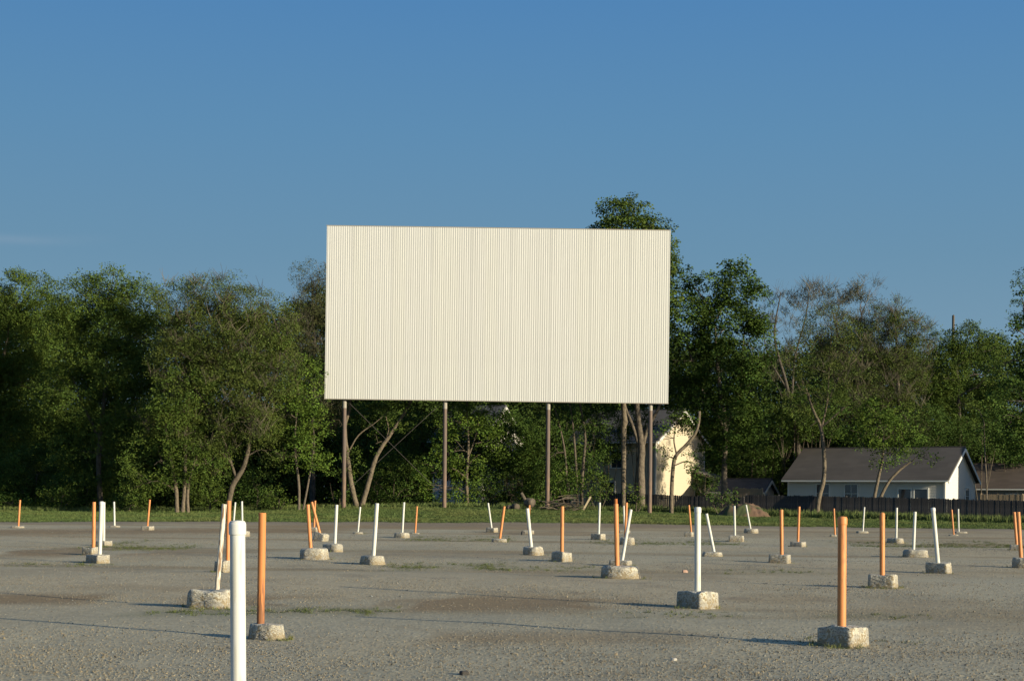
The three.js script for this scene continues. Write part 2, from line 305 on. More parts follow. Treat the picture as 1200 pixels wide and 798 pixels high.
// ---------------------------------------------------------------- speaker posts
{
  const blockTex = [1, 2, 3].map((s) => tex(1024, 128, (u, v) => {
    const n1 = tnoise(u * 28, v * 4, 28, s), n2 = tnoise(u * 96, v * 14, 96, s + 9), n3 = tnoise(u * 360, v * 50, 360, s + 20), n4 = tnoise(u * 210, v * 30, 210, s + 40);
    const m = .5 * n1 + .3 * n2 + .2 * n3;
    let c = [.33 + .14 * (n3 - .5), .305 + .14 * (n3 - .5), .25 + .12 * (n3 - .5)];
    const wash = sstep(.4, .62, m + .14 * (v - .4)); c = [mix(c[0], .52, wash), mix(c[1], .485, wash), mix(c[2], .385, wash)];
    const dirt = sstep(.46, .6, .55 * n2 + .45 * n1 + .42 * (.36 - v)) * .85; c = [mix(c[0], .25, dirt), mix(c[1], .19, dirt), mix(c[2], .105, dirt)];   // earth splashed and crusted on the foot, ragged edge
    const pit = sstep(.72, .82, n4) * .75; c = [mix(c[0], .15, pit), mix(c[1], .12, pit), mix(c[2], .09, pit)];
    return c;
  }));
  const blockBump = tex(256, 128, (u, v) => .5 * tnoise(u * 20, v * 10, 20, 3) + .3 * tnoise(u * 60, v * 30, 60, 4) + .2 * tnoise(u * 128, v * 64, 128, 5), false);
  const blockM = blockTex.map((t) => mat({ map: t, bumpMap: blockBump, bumpScale: .02, roughness: .95 }));
  const pvcTex = tex(64, 256, (u, v) => { const a = tnoise(u * 6, v * 12, 6, 51), b = tnoise(u * 32, v * 80, 32, 52), s = sstep(.66, .8, b * .6 + a * .4) * .5 + sstep(.7, .78, tnoise(u * 20, v * 30, 20, 55)) * .35, l = .645 + .03 * (a - .5); return [l - s * .15, l - .01 - s * .2, l - .07 - s * .3]; });
  const oraTex = tex(64, 256, (u, v) => { const a = tnoise(u * 6, v * 10, 6, 61), b = tnoise(u * 32, v * 90, 32, 62), k = .9 + .22 * (a - .5), s = Math.max(sstep(.64, .76, b * .65 + a * .35) * .6, sstep(.74, .8, tnoise(u * 20, v * 34, 20, 65)) * .7); return [mix(.72 * k, .36, s), mix(.275 * k, .16, s), mix(.084 * k, .06, s)]; });
  const rustyTex = tex(64, 256, (u, v) => { const a = tnoise(u * 6, v * 12, 6, 71), b = tnoise(u * 26, v * 60, 26, 72), k = .9 + .2 * (a - .5), edge = Math.max(sstep(.86, .9, v + .06 * (a - .5)), 1 - sstep(.03, .08, v + .1 * (b - .5))), s = Math.max(sstep(.66, .76, b * .6 + a * .4) * .5, edge * .85); return [mix(.68 * k, .17, s), mix(.25 * k, .07, s), mix(.07 * k, .03, s)]; });
  const peelTex = tex(64, 256, (u, v) => { const a = tnoise(u * 8, v * 22, 8, 81), b = tnoise(u * 26, v * 70, 26, 82), s = sstep(.5, .6, b * .6 + a * .4); return [mix(.66, .27, s), mix(.61, .17, s), mix(.5, .1, s)]; });
  const pm = { w: mat({ map: pvcTex, roughness: .6 }), o: mat({ map: oraTex, roughness: .55 }), x: mat({ map: rustyTex, roughness: .7 }), p: mat({ map: peelTex, roughness: .8 }) };
  const capW = mat({ color: col(.66, .65, .595), roughness: .5 }), capO = mat({ color: col(.68, .255, .078), roughness: .5 });
  const inside = mat({ color: col(.03, .028, .025) });

  // an old cast footing: superellipse in plan, worn edges
  function blockGeo(a, b, h, n, rot, sd) {
    const seg = 72, prof = n > 5 ? [[1.03, -.12], [1.03, 0], [1.02, .15], [1.01, .35], [1, .6], [.99, .85], [.98, .95], [.945, 1], [.75, 1.0], [.45, 1.0], [0, 1.0]] : [[1.03, -.12], [1.04, 0], [1.03, .12], [1.01, .3], [.99, .55], [.97, .78], [.945, .9], [.89, .98], [.78, 1], [.45, 1.005], [0, 1.01]];
    const pos = [], uv = [], idx = [];
    prof.forEach(([s, y], j) => { for (let i = 0; i <= seg; i++) {
      const f = (i % seg) / seg * Math.PI * 2, c = Math.cos(f), q = Math.sin(f), r = Math.pow(Math.pow(Math.abs(c), n) + Math.pow(Math.abs(q), n), -1 / n);
      const wob = 1 + (s > .4 ? 1 : 0) * ((n > 5 ? .06 : .12) * (noise(c * 1.6 + sd * 7, q * 1.6, y * 1.4) - .5) + (n > 5 ? .035 : .07) * (noise(c * 5 + sd * 3, q * 5, y * 4) - .5));
      const x0 = c * r * s * a * wob, z0 = q * r * s * b * wob, yy = h * (y + (y > .7 ? .16 * (noise(x0 * 6 + sd, z0 * 6, 1) - .5) : 0));
      pos.push(x0 * Math.cos(rot) - z0 * Math.sin(rot), yy, x0 * Math.sin(rot) + z0 * Math.cos(rot)); uv.push(i / seg + sd * .17, y < .99 ? clamp(y * .86, 0, .86) : .86 + .14 * (1 - s));
    } });
    const w = seg + 1;
    for (let j = 0; j < prof.length - 1; j++) for (let i = 0; i < seg; i++) { const k = j * w + i; idx.push(k, k + w, k + 1, k + 1, k + w, k + w + 1); }
    const g = new THREE.BufferGeometry(); g.setAttribute('position', new THREE.Float32BufferAttribute(pos, 3)); g.setAttribute('uv', new THREE.Float32BufferAttribute(uv, 2)); g.setIndex(idx); g.computeVertexNormals(); return g;
  }
  const B = 14, Q = 3.2, O = 2.1;   // boxy, rounded square, round footing
  // colour, top px, top py, foot px, foot py, block px0, px1, bottom py, plan exponent, turn, extra
  const posts = [
    ['o', 22.7, 586, 20.9, 616, 12.5, 27.4, 619, Q, .2, { l: 'slim orange post on flat slab beside a pale gravel strip by the lawn' }],
    ['o', 109.5, 588.3, 108.9, 640.5, 96, 117, 651, B, .5, { l: 'orange post right beside the tallest pair of close white posts' }],
    ['w', 118.4, 587.7, 116.3, 648.6, 99, 129, 660.5, B, .75, { cap: 1, l: 'white capped post in front of its white twin and an orange post' }],
    ['w', 121, 588.5, 120.8, 633, 112, 130.6, 640, B, .5, { l: 'white post half hidden behind a white capped post' }],
    ['w', 133, 588, 133.6, 615.5, 127.6, 140, 618, Q, .2, { l: 'thin white post on flat slab before the dark left-hand thicket' }],
    ['o', 175, 585.6, 172.4, 616, 165.5, 179.5, 621.4, B, .3, { l: 'slim leaning orange post in low block before multi-stemmed thicket tree' }],
    ['p', 262.5, 590.7, 254, 689.7, 219, 274, 713.6, Q, .35, { r: .031, l: 'leaning post with peeling white paint in a large speckled footing' }],
    ['o', 267.8, 586.8, 266.7, 656, 250.5, 272, 671, B, .7, { l: 'orange post behind the leaning post with peeling paint' }],
    ['w', 275.3, 588.6, 272.6, 621, 266, 279, 625, Q, .4, { r: .034, l: 'thin slanting white post behind the big capped white post' }],
    ['w', 283, 587.4, 283.7, 621.7, 277, 292, 629, B, .4, { r: .036, l: 'thin straight white post behind the big capped white post' }],
    ['o', 307, 601, 305, 728, 289.6, 334, 750.5, Q, .5, { m: 'x', r: .037, l: 'orange post with rusted ends in a broken pale footing' }],
    ['o', 360.3, 591.3, 363.6, 641.5, 350.8, 384.5, 656, Q, .2, { l: 'orange post leaning back in a wide rounded grey footing' }],
    ['o', 365, 588.3, 374.3, 624, 365.7, 384, 634.5, B, .5, { tilt: -.22, l: 'strongly slanting orange post in a tipped-up concrete block' }],
    ['o', 369, 586.8, 367.8, 617.5, 363, 373, 623, B, .3, { l: 'far orange post crossed by a strongly slanting orange post' }],
    ['w', 394.3, 591.6, 392.2, 636.5, 377.6, 402, 647, Q, .6, { l: 'white post in low grey footing next to slanting orange posts' }],
    ['w', 422, 594, 419.2, 623, 413, 425, 626, Q, .2, { r: .033, l: 'small slanting white post on a barely raised slab' }],
    ['w', 441.7, 589.8, 437.6, 650.4, 420.9, 451.3, 662.3, Q, .8, { l: 'white post leaning slightly in a wide pale faceted footing' }],
    ['w', 473.4, 588.6, 471.3, 623.8, 461.7, 479.6, 630.7, Q, .5, { r: .038, l: 'white post in low block beside a short orange post' }],
    ['o', 488.6, 593.4, 486.5, 624, 481, 492, 626, Q, .2, { r: .036, l: 'short orange post on thin slab beside a white post' }],
    ['w', 572, 589.5, 576, 618, 569.5, 583.8, 624, B, .5, { r: .036, l: 'thin white post leaning away from its orange neighbour' }],
    ['o', 591, 593.4, 585.9, 630.5, 576, 594, 635.5, Q, .3, { l: 'orange post leaning over a flat brown slab' }],
    ['w', 618, 595.8, 622.5, 639.6, 612.7, 636.9, 651, Q, .7, { l: 'white post leaning in a bright cream rounded footing' }],
    ['o', 620.5, 592, 619, 621, 612, 626, 626, B, .2, { l: 'orange post tip showing behind a leaning white post' }],
    ['o', 659, 593.4, 658.6, 645.9, 645.8, 670.6, 658.7, B, .8, { l: 'upright orange post in pale chipped block before the brush heap' }],
    ['w', 703, 589, 701.9, 625, 692.6, 710, 633, B, .6, { r: .038, l: 'upright white post in small cream block under the screen' }],
    ['o', 721.9, 590.5, 723.3, 662, 704, 750.5, 678.4, O, .1, { stub: 1, l: 'orange post with a thinner stub on top in a round drum footing' }],
    ['w', 739.5, 597, 729.6, 655.4, 713.5, 741.2, 664, B, .4, { r: .035, l: 'white post slanting behind the orange post in round footing' }],
    ['w', 731.1, 592.8, 732, 621, 725, 739, 625, B, .3, { r: .036, l: 'far thin white post between two orange posts' }],
    ['o', 734.4, 589, 733, 628.6, 726.5, 744, 639, Q, .4, { l: 'far orange post behind a slanting white post' }],
    ['o', 807.6, 592, 810.3, 623, 802, 813.5, 629, B, .4, { r: .037, l: 'small leaning orange post in grey block beside the capped white post' }],
    ['w', 818, 594.3, 817.8, 691, 794, 841, 714, B, 1.0, { cap: 1, l: 'capped white post in tall weathered block with dark side' }],
    ['w', 828.2, 602, 836.9, 646, 823, 847.6, 652.5, Q, .3, { r: .036, l: 'white post leaning on a low tilted brown slab' }],
    ['w', 861, 592.8, 861.6, 627, 853.6, 873, 635, B, .25, { r: .038, l: 'upright white post in wide low white block before dirt mound' }],
    ['w', 874.7, 591.6, 879.8, 619, 872, 889, 625, Q, .5, { r: .036, l: 'leaning white post in front of the brown dirt mound' }],
    ['o', 916, 597.3, 916.5, 648.6, 900.7, 927.8, 660.5, B, .45, { l: 'orange post in a pale waisted concrete block' }],
    ['o', 937, 593.7, 935.6, 634, 926, 945.4, 641, B, .55, { r: .039, l: 'orange post in small cream block behind another orange post' }],
    ['o', 977.8, 596, 979, 626, 973, 981, 629, Q, .2, { r: .037, l: 'thin orange post almost without footing near white house' }],
    ['o', 987.7, 605.6, 986.8, 731.5, 956.7, 1018.7, 760, B, .72, { cap: 2, l: 'capped orange post in the largest square block with ochre stains' }],
    ['w', 1013.6, 594.3, 1011.8, 622, 1004, 1018, 625, Q, .1, { r: .036, l: 'thin white post on flat slab before the dark fence' }],
    ['o', 1034.5, 600.5, 1034.5, 672, 1016, 1054.5, 690, B, .45, { dome: 1, l: 'orange post with rounded top in a square grey block' }],
    ['w', 1051.5, 595, 1051, 630, 1040, 1059.6, 637, Q, .6, { r: .038, l: 'white post in small cream footing behind a rounded orange post' }],
    ['w', 1073, 599.7, 1071.2, 643.5, 1058, 1088.5, 653.3, Q, .2, { r: .04, l: 'white post in a long low brown footing' }],
    ['w', 1094, 595, 1099.8, 658.4, 1085, 1116, 672.4, B, .6, { cap: 1, l: 'leaning white post with round cap in dished pale block' }],
    ['o', 1116, 597.3, 1118.3, 626, 1112, 1124, 628, Q, .3, { r: .037, l: 'orange post beside a thin white post before dark fence' }],
    ['w', 1123.7, 596.4, 1124.3, 622.6, 1118.7, 1134, 625, Q, .2, { r: .036, l: 'thin white post beside an orange post before dark fence' }],
    ['o', 1189.3, 600, 1192.3, 637.5, 1183, 1199, 645, B, .4, { l: 'far one of two orange posts leaning alike' }],
    ['o', 1194, 600, 1197.2, 652.5, 1187, 1208, 666, Q, .5, { l: 'near one of two orange posts leaning alike' }],
  ];
  const feet = [];
  const mk = (color, top, foot, Dc, gx, gy, opt, label, sd, blk) => {
    const g = thing('speaker_post', label, 'post', V(gx, gy, -Dc), 0, color === 'o' ? 'orange posts on the gravel lot' : 'white posts on the gravel lot');
    if (blk) { const b = part('concrete_footing', blk, blockM[sd % 3], g); if (opt.tilt) b.rotation.z = opt.tilt; }
    const a = foot.clone().sub(g.position), t = top.clone().sub(g.position), dir = t.clone().sub(a).normalize(), L = a.distanceTo(t), r = opt.r || .042;
    const q = new THREE.Quaternion().setFromUnitVectors(V(0, 1, 0), dir);
    const place = (o) => { o.quaternion.copy(q); o.position.copy(a); return o; };
    const m = pm[opt.m || color], low = -.08;
    const pts = opt.dome ? [[r, low], [r, L - r * .8], [r * .86, L - r * .35], [r * .5, L - r * .07], [0, L]] : [[r, low], [r, L - .004], [r - .004, L], [r - .009, L], [r - .009, L - .05], [0, L - .05]];
    place(part('pipe', new THREE.LatheGeometry(pts.map(([x, y]) => new THREE.Vector2(x, y)), 24).translate(0, 0, 0), m, g)).rotateY(sd * 1.3);
    if (opt.cap) { const R0 = r * 1.13, hc = r * 1.75; place(part('cap', new THREE.LatheGeometry([[r, L - hc - .004], [R0 - .002, L - hc - .002], [R0, L - hc + .003], [R0, L - r * .5], [R0 * .95, L - r * .22], [R0 * .75, L - r * .05], [R0 * .4, L + r * .06], [0, L + r * .09]].map(([x, y]) => new THREE.Vector2(x, y)), 28), opt.cap === 2 ? capO : capW, g)); }
    if (opt.stub) place(part('stub', new THREE.LatheGeometry([[r * .72, L - .08], [r * .72, L + .085], [r * .6, L + .09], [r * .6, L + .04], [0, L + .04]].map(([x, y]) => new THREE.Vector2(x, y)), 16), mat({ color: col(.42, .13, .03), roughness: .8 }), g));
    if (!opt.dome && !opt.cap) place(part('bore', new THREE.CircleGeometry(r - .0095, 16).rotateX(-Math.PI / 2).translate(0, L - .045, 0), inside, g));
    return g;
  };
  posts.forEach(([c, tx, ty, fx, fy, b0, b1, yb, n, rot, opt], i) => {
    const f0 = G((b0 + b1) / 2, yb), wpx = b1 - b0;
    // plan: a x b turned by rot; scaled so that the width across the view is as seen
    let a = 1, bb = [.8, .95, .7, .88][i % 4]; if (n === O) bb = .95;
    let ext = 0, near = 0; for (let k = 0; k < 180; k++) { const f = k / 90 * Math.PI, cc = Math.cos(f), q = Math.sin(f), r = Math.pow(Math.pow(Math.abs(cc), n) + Math.pow(Math.abs(q), n), -1 / n), x = cc * r * a, z = q * r * bb; ext = Math.max(ext, Math.abs(x * Math.cos(rot) - z * Math.sin(rot))); near = Math.max(near, x * Math.sin(rot) + z * Math.cos(rot)); }
    let sc = wpx / F * f0.D / 2 / ext; const Dc = f0.D + near * sc; sc = wpx / F * Dc / 2 / ext / 1.02;
    const bx = U((b0 + b1) / 2, yb, Dc).x, gy = H(bx, Dc);
    const foot = U(fx, fy, Dc), top = U(tx, ty, Dc), hb = Math.max(.05, foot.y - gy);
    feet.push([bx, Dc, a * sc, i]); mk(c, top, foot, Dc, bx, gy - .02, opt, opt.l, i + 1, blockGeo(a * sc, bb * sc, hb, n, rot, i + 1));
  });
  { // dry grass and stones gathered against the footings
    setSeed(81); const ms = [], cs = [], st = [], sc2 = [];
    for (const [x, D, r, i] of feet) {
      if (D > 62) continue; const n = Math.round(RR(.4, 1) * (D < 30 ? 70 : 26));
      for (let k = 0; k < n; k++) { const a = R() * 6.283, q = r * RR(1.0, 1.5) + RR(0, .08), px = x + Math.cos(a) * q, pd = D + Math.sin(a) * q; if (noise(px * 4, pd * 4, i) < .45) continue; EU.set(0, R() * 6.28, 0); QQ.setFromEuler(EU); const h = RR(.02, .075), w = RR(.03, .07); ms.push(new THREE.Matrix4().compose(V(px, H(px, pd) - .004, -pd), QQ, V(w, h, w))); cs.push(grassCol(RR(.3, 1.4))); }
    }
    const o = stuffPart('dry_grass', tuft, grassMat, ms, cs, scene); o.userData.label = 'short dry grass growing against the concrete footings'; o.userData.category = 'grass';
  }
  // the big post close by: its footing is below the frame
  {
    const Dc = F / (17.9 / .0845), top = U(277.7, 610.5, Dc), x = U(279.5, 798, Dc).x, gy = H(x, Dc), foot = V(x, gy + .2, -Dc);
    mk('w', top, foot, Dc, x, gy - .01, { cap: 1, r: .0425 }, 'big smooth white plastic post with round cap', 60, blockGeo(.24, .22, .21, B, .6, 60));
  }
}
// the neighbourhood behind the lot
// ---------------------------------------------------------------- houses and fences behind the lot
const TURN = 27 * Math.PI / 180;   // the street behind runs at this angle to the screen
const shingle = (r, g, b, s) => tex(256, 256, (u, v) => { const row = Math.floor(v * 32), a = hash3(Math.floor(u * 40 + (row % 2) * .5), row, s), c = tnoise(u * 64, v * 64, 64, s), k = .82 + .22 * a + .2 * (c - .5); return [r * k, g * k, b * k]; }, true, .25, .25);
const glassM = new THREE.MeshPhysicalMaterial({ color: col(.04, .045, .05), roughness: .06, metalness: 0, clearcoat: .4 });
// gable house: origin at its right front corner, front wall along local -x, depth along local -z
function house(name, label, px, D, L, W, eave, ridge, wallRGB, roofRGB, opts = {}) {
  const b = U(px, 590, D), y0 = H(b.x, D) - .15, g = thing(name, label, 'house', V(b.x, y0, -D), -(opts.turn ?? TURN), opts.group);
  const wm = mat({ color: col(...wallRGB), roughness: .75 }), tm = mat({ color: col(...(opts.trim || [.7, .69, .64])), roughness: .6 }), rm = mat({ map: shingle(...roofRGB, Math.round(px)), roughness: .95 });
  const s = new THREE.Shape(); s.moveTo(0, 0); s.lineTo(W, 0); s.lineTo(W, eave); s.lineTo(W / 2, ridge); s.lineTo(0, eave); s.closePath();
  part('wall', new THREE.ExtrudeGeometry(s, { depth: L, bevelEnabled: false }).rotateY(Math.PI / 2).translate(-L, 0, 0), wm, g);   // solid body of the house, gables at both ends
  // lap siding boards on the two sides that face the lot
  const boards = [];
  for (let y = .3; y < eave - .05; y += .2) boards.push(new THREE.BoxGeometry(L - .02, .012, .016).translate(-L / 2, y, .01));
  for (let y = .3; y < ridge - .25; y += .2) { const in_ = y > eave ? (y - eave) / (ridge - eave) * W / 2 : 0; boards.push(new THREE.BoxGeometry(.016, .012, W - 2 * in_ - .04).translate(.01, y, -W / 2)); }
  const lap = part('siding_lap', mergeGeometries(boards), wm, g); lap.userData.kind = 'stuff';
  const slope = Math.atan2(ridge - eave, W / 2), len = (W / 2 + .45) / Math.cos(slope);
  const rf = part('roof', new THREE.BoxGeometry(L + .7, .14, len), rm, g); rf.rotation.x = slope; rf.position.set(-L / 2, ridge + .09 - Math.sin(slope) * len / 2, -W / 2 + Math.cos(slope) * len / 2);
  const rb = part('roof', new THREE.BoxGeometry(L + .7, .14, len), rm, g); rb.rotation.x = -slope; rb.position.set(-L / 2, ridge + .087 - Math.sin(slope) * len / 2, -W / 2 - Math.cos(slope) * len / 2);
  part('ridge_cap', box(L + .72, .1, .22, -L / 2, ridge + .16, -W / 2), rm, g);
  part('gutter', box(L + .66, .12, .11, -L / 2, ridge + .05 - Math.sin(slope) * len, .47), tm, g);
  for (const [cx, cz] of [[.012, .012], [-L - .012 + .1, .012], [.012, -W + .1]]) part('corner_board', box(.12, eave - .1, .12, cx - .03, eave / 2, cz - .03), tm, g);
  for (const sg of [1, -1]) { const rk = part('rake_board', new THREE.BoxGeometry(.05, .2, len), tm, g); rk.rotation.x = sg * slope; rk.position.set(.375, ridge - .06 - Math.sin(slope) * len / 2, -W / 2 + sg * Math.cos(slope) * len / 2); }
  for (const [side, c, y, w, h] of opts.windows || []) {
    const wn = new THREE.Group(); wn.name = 'window'; g.add(wn);
    if (side === 'f') wn.position.set(c, y, .02); else { wn.position.set(.02, y, c); wn.rotation.y = Math.PI / 2; }
    part('frame', mergeGeometries([box(w + .16, .08, .07, 0, h / 2 + .04, .02), box(w + .16, .09, .09, 0, -h / 2 - .045, .03), box(.08, h, .07, -w / 2 - .04, 0, .02), box(.08, h, .07, w / 2 + .04, 0, .02), box(.035, h, .04, 0, 0, .014), box(w, .035, .039, 0, 0, .014)]), tm, wn);
    part('pane', box(w, h, .02, 0, 0, .008), glassM, wn);
  }
  for (const [c, w, h] of opts.doors || []) {
    const d = new THREE.Group(); d.name = 'door'; g.add(d); d.position.set(c, 0, .02);
    part('frame', mergeGeometries([box(w + .2, .1, .08, 0, h + .05 + .15, .02), box(.1, h, .08, -w / 2 - .05, h / 2 + .15, .02), box(.1, h, .08, w / 2 + .05, h / 2 + .15, .02)]), tm, d);
    part('pane', box(w, h, .02, 0, h / 2 + .15, .008), glassM, d);
  }
  return g;
}
house('bungalow', 'long low white house with dark shingle roof behind the fence', 1108, 112, 12, 9.2, 3.12, 5.45, [.64, .61, .55], [.085, .073, .062],
  { turn: .52, windows: [['f', -9.2, 2.0, .95, 1.35], ['f', -7.0, 2.0, .95, 1.35], ['s', -6.6, 1.9, 1.0, 1.2]], doors: [[-1.75, .95, 2.2], [-2.95, .9, 2.2]] });
{
  const g = house('cream_house', 'tall cream two-storey house with sunlit gable behind trees', 768, 120, 7.6, 9, 5.8, 8.3, [.54, .46, .33], [.11, .1, .09],
    { trim: [.7, .68, .62], turn: .56, windows: [['f', -3.4, 4.3, 1.0, 1.3], ['f', -4.2, 1.8, 1.2, 1.4], ['s', -7.6, 1.8, 1, 1.3]] });
  const pr = part('porch_roof', new THREE.BoxGeometry(3.2, .16, 2.6), mat({ color: col(.16, .14, .12) }), g); pr.position.set(1.2, 3.15, -7.7); pr.rotation.z = -.32;
  part('porch_beam', box(.16, .25, 2.6, 2.55, 2.55, -7.7), mat({ color: col(.68, .66, .6) }), g);
  for (const z of [-6.55, -8.85]) part('porch_column', box(.22, 2.5, .22, 2.55, 1.18, z), mat({ color: col(.72, .7, .65) }), g);
}
house('grey_roof_house', 'grey-roofed house almost hidden by shrubs under the screen', 562, 128, 4.5, 8, 5.8, 8.6, [.6, .57, .52], [.1, .1, .105], { windows: [['s', -4.5, 4.2, 1, 1.2], ['f', -3, 4.2, 1, 1.2]] });
house('garage_house', 'low house with brown roof right of the white gable', 1292, 125, 10.5, 8, 2.75, 4.7, [.3, .31, .33], [.10, .075, .058], { windows: [['f', -8.3, 1.6, 1.3, 1], ['f', -5.4, 1.6, 1.3, 1]], doors: [[-7, .9, 2]] });
house('white_shed', 'low white outbuilding in shade left of the bungalow', 893, 121, 4.2, 3, 2.1, 2.9, [.6, .6, .57], [.06, .06, .065], { windows: [['f', -2.9, 1.3, .8, .7]] });
// taller neighbour just outside the frame, whose shadow covers half of the white gable
house('neighbour_house', 'tall white neighbouring house beyond the right end of the fence', CX + F * 44.4 / 109, 109, 6, 7, 6.4, 8.3, [.6, .6, .58], [.09, .08, .07], { windows: [['f', -3, 4.4, 1, 1.3], ['f', -3, 1.8, 1, 1.3]] });
{ // close-boarded fences: every section its own part, its boards cut to dog ears
  setSeed(12);
  const weather = (r, g, b, s) => tex(128, 256, (u, v) => { const a = tnoise(u * 40, v * 6, 40, s), c = tnoise(u * 10, v * 3, 10, s + 1), k = .75 + .5 * a * c + .2 * (c - .5); return [r * k, g * k, b * k]; });
  const dark = mat({ map: weather(.055, .05, .048, 3), roughness: .95 }), tan = mat({ map: weather(.36, .27, .17, 5), roughness: .9 });
  function fence(name, label, x0, x1, lineD, h, m, ang) {
    const n = Math.max(1, Math.round((x1 - x0) / Math.cos(ang) / 2.4)), b0 = V(x0, H(x0, lineD(x0)), -lineD(x0)), g = thing(name, label, 'fence', b0, 0);
    for (let i = 0; i <= n; i++) {
      const xa = mix(x0, x1, i / n), Da = lineD(xa), ya = H(xa, Da);
      const p = part('post', box(.1, h + .08, .1, xa - x0, ya - b0.y + h / 2 - .02, -Da - b0.z - .06), m, g); p.rotation.y = 0;
      if (i === n) break;
      const xb = mix(x0, x1, (i + 1) / n), gs = [], len = Math.hypot(xb - xa, lineD(xb) - Da), nb = Math.floor(len / .15);
      for (let k = 0; k < nb; k++) {
        const t = (k + .5) / nb, hh = h * RR(.975, 1.015), sh = new THREE.Shape(), w = .0725; sh.moveTo(-w, 0); sh.lineTo(w, 0); sh.lineTo(w, hh - .04); sh.lineTo(w - .035, hh); sh.lineTo(-w + .035, hh); sh.lineTo(-w, hh - .04); sh.closePath();
        gs.push(new THREE.ExtrudeGeometry(sh, { depth: .018, bevelEnabled: false }).rotateY(Math.atan2(lineD(xb) - Da, xb - xa)).translate(mix(xa, xb, t) - x0, mix(ya, H(xb, lineD(xb)), t) - b0.y - .02 + RR(-.01, .01), -mix(Da, lineD(xb), t) - b0.z + RR(-.012, .012)));
      }
      part('fence_section', mergeGeometries(gs), m, g).userData.kind = 'stuff';
      part('rail', tube([[V(xa - x0, ya - b0.y + h * .8, -Da - b0.z - .03), .03], [V(xb - x0, H(xb, lineD(xb)) - b0.y + h * .8, -lineD(xb) - b0.z - .03), .03]], 4), m, g);
    }
  }
  fence('board_fence', 'dark weathered board fence in front of the white bungalow', 16.6, 40, (x) => 117.5 - .53 * x, 1.52, dark, Math.atan(.53));
  fence('board_fence', 'dark board fence behind trees by the cream house', 6.5, 16.4, (x) => 116.5 - .53 * (x - 1), 1.35, dark, Math.atan(.53));
  fence('deck_railing', 'tan wooden deck fence beside the white outbuilding', 16.6, 18.6, (x) => 115 - .53 * (x - 16.6), 2.05, tan, Math.atan(.53));
  fence('deck_railing', 'tan wooden deck fence before the brown-roofed house', 34.6, 37.2, (x) => 113 - .53 * (x - 34.6), 1.95, tan, Math.atan(.53));
}

// ---------------------------------------------------------------- trees
const barkTex = tex(128, 256, (u, v) => { const a = tnoise(u * 24, v * 10, 24, 91), b = tnoise(u * 60, v * 60, 60, 92), c = tnoise(u * 6, v * 4, 6, 93), k = .5 + .6 * a * (.6 + .8 * b) + .3 * (c - .5); return [k, k * .97, k * .93]; });
const barkM = (r, g, b) => mat({ color: col(r, g, b), map: barkTex, bumpMap: barkTex, bumpScale: .03, roughness: .95 });
const BARK = { grey: barkM(.135, .11, .08), dark: barkM(.1, .085, .068), pale: barkM(.185, .15, .105), mid: barkM(.17, .14, .105) };
// a spray: short twig with leaves around it
function spray(n, size, rad, flat, droop) {
  const pos = [], nor = [], idx = [];
  for (let i = 0; i < n; i++) {
    const a = R() * 6.283, r = rad * Math.sqrt(R()), p = V(Math.cos(a) * r, (R() - .5) * rad * flat, Math.sin(a) * r);
    const l = size * RR(.65, 1.25), w = l * RR(.32, .45), dir = V(Math.cos(a) + RR(-.8, .8), RR(-droop, .55), Math.sin(a) + RR(-.8, .8)).normalize(), up = V(RR(-.9, .9), RR(.2, 1), RR(-.9, .9)).normalize(), sd = dir.clone().cross(up).normalize(), nn = sd.clone().cross(dir).normalize();
    const b = pos.length / 3, mid = p.clone().addScaledVector(dir, l * .45), t = p.clone().addScaledVector(dir, l).addScaledVector(nn, -l * .12);
    for (const q of [p, mid.clone().addScaledVector(sd, w).addScaledVector(nn, w * .3), t, mid.clone().addScaledVector(sd, -w).addScaledVector(nn, w * .3)]) { pos.push(q.x, q.y, q.z); nor.push(nn.x, nn.y, nn.z); }
    idx.push(b, b + 1, b + 2, b, b + 2, b + 3);
  }
  const g = new THREE.BufferGeometry(); g.setAttribute('position', new THREE.Float32BufferAttribute(pos, 3)); g.setAttribute('normal', new THREE.Float32BufferAttribute(nor, 3)); g.setIndex(idx); return g;
}
function twigSpray(n) { const gs = []; for (let i = 0; i < n; i++) { const a = R() * 6.283, p = V(RR(-.25, .25), RR(-.2, .2), RR(-.25, .25)), q = p.clone().add(V(Math.cos(a) * RR(.2, .5), RR(.2, .75), Math.sin(a) * RR(.2, .5))), m = p.clone().lerp(q, .5).add(V(RR(-.06, .06), 0, RR(-.06, .06))); gs.push(tube([[p, .013], [m, .009], [q, .004]], 3)); } return mergeGeometries(gs); }
setSeed(404);
const SPRAY = { broad: spray(24, .17, .42, .8, .6), mid: spray(36, .115, .42, .95, .5), fine: spray(44, .085, .44, 1, .5), twig: twigSpray(9) };
const leafM = new THREE.MeshPhysicalMaterial({ color: 0xffffff, roughness: .75, side: THREE.DoubleSide, specularIntensity: .25 });
const twigM = mat({ color: 0xffffff, roughness: .95 });
const LEAF = { mid: [.071, .11, .019], deep: [.058, .1, .018], bright: [.085, .138, .021], olive: [.076, .104, .022], dull: [.073, .083, .03], dark: [.056, .096, .018] };
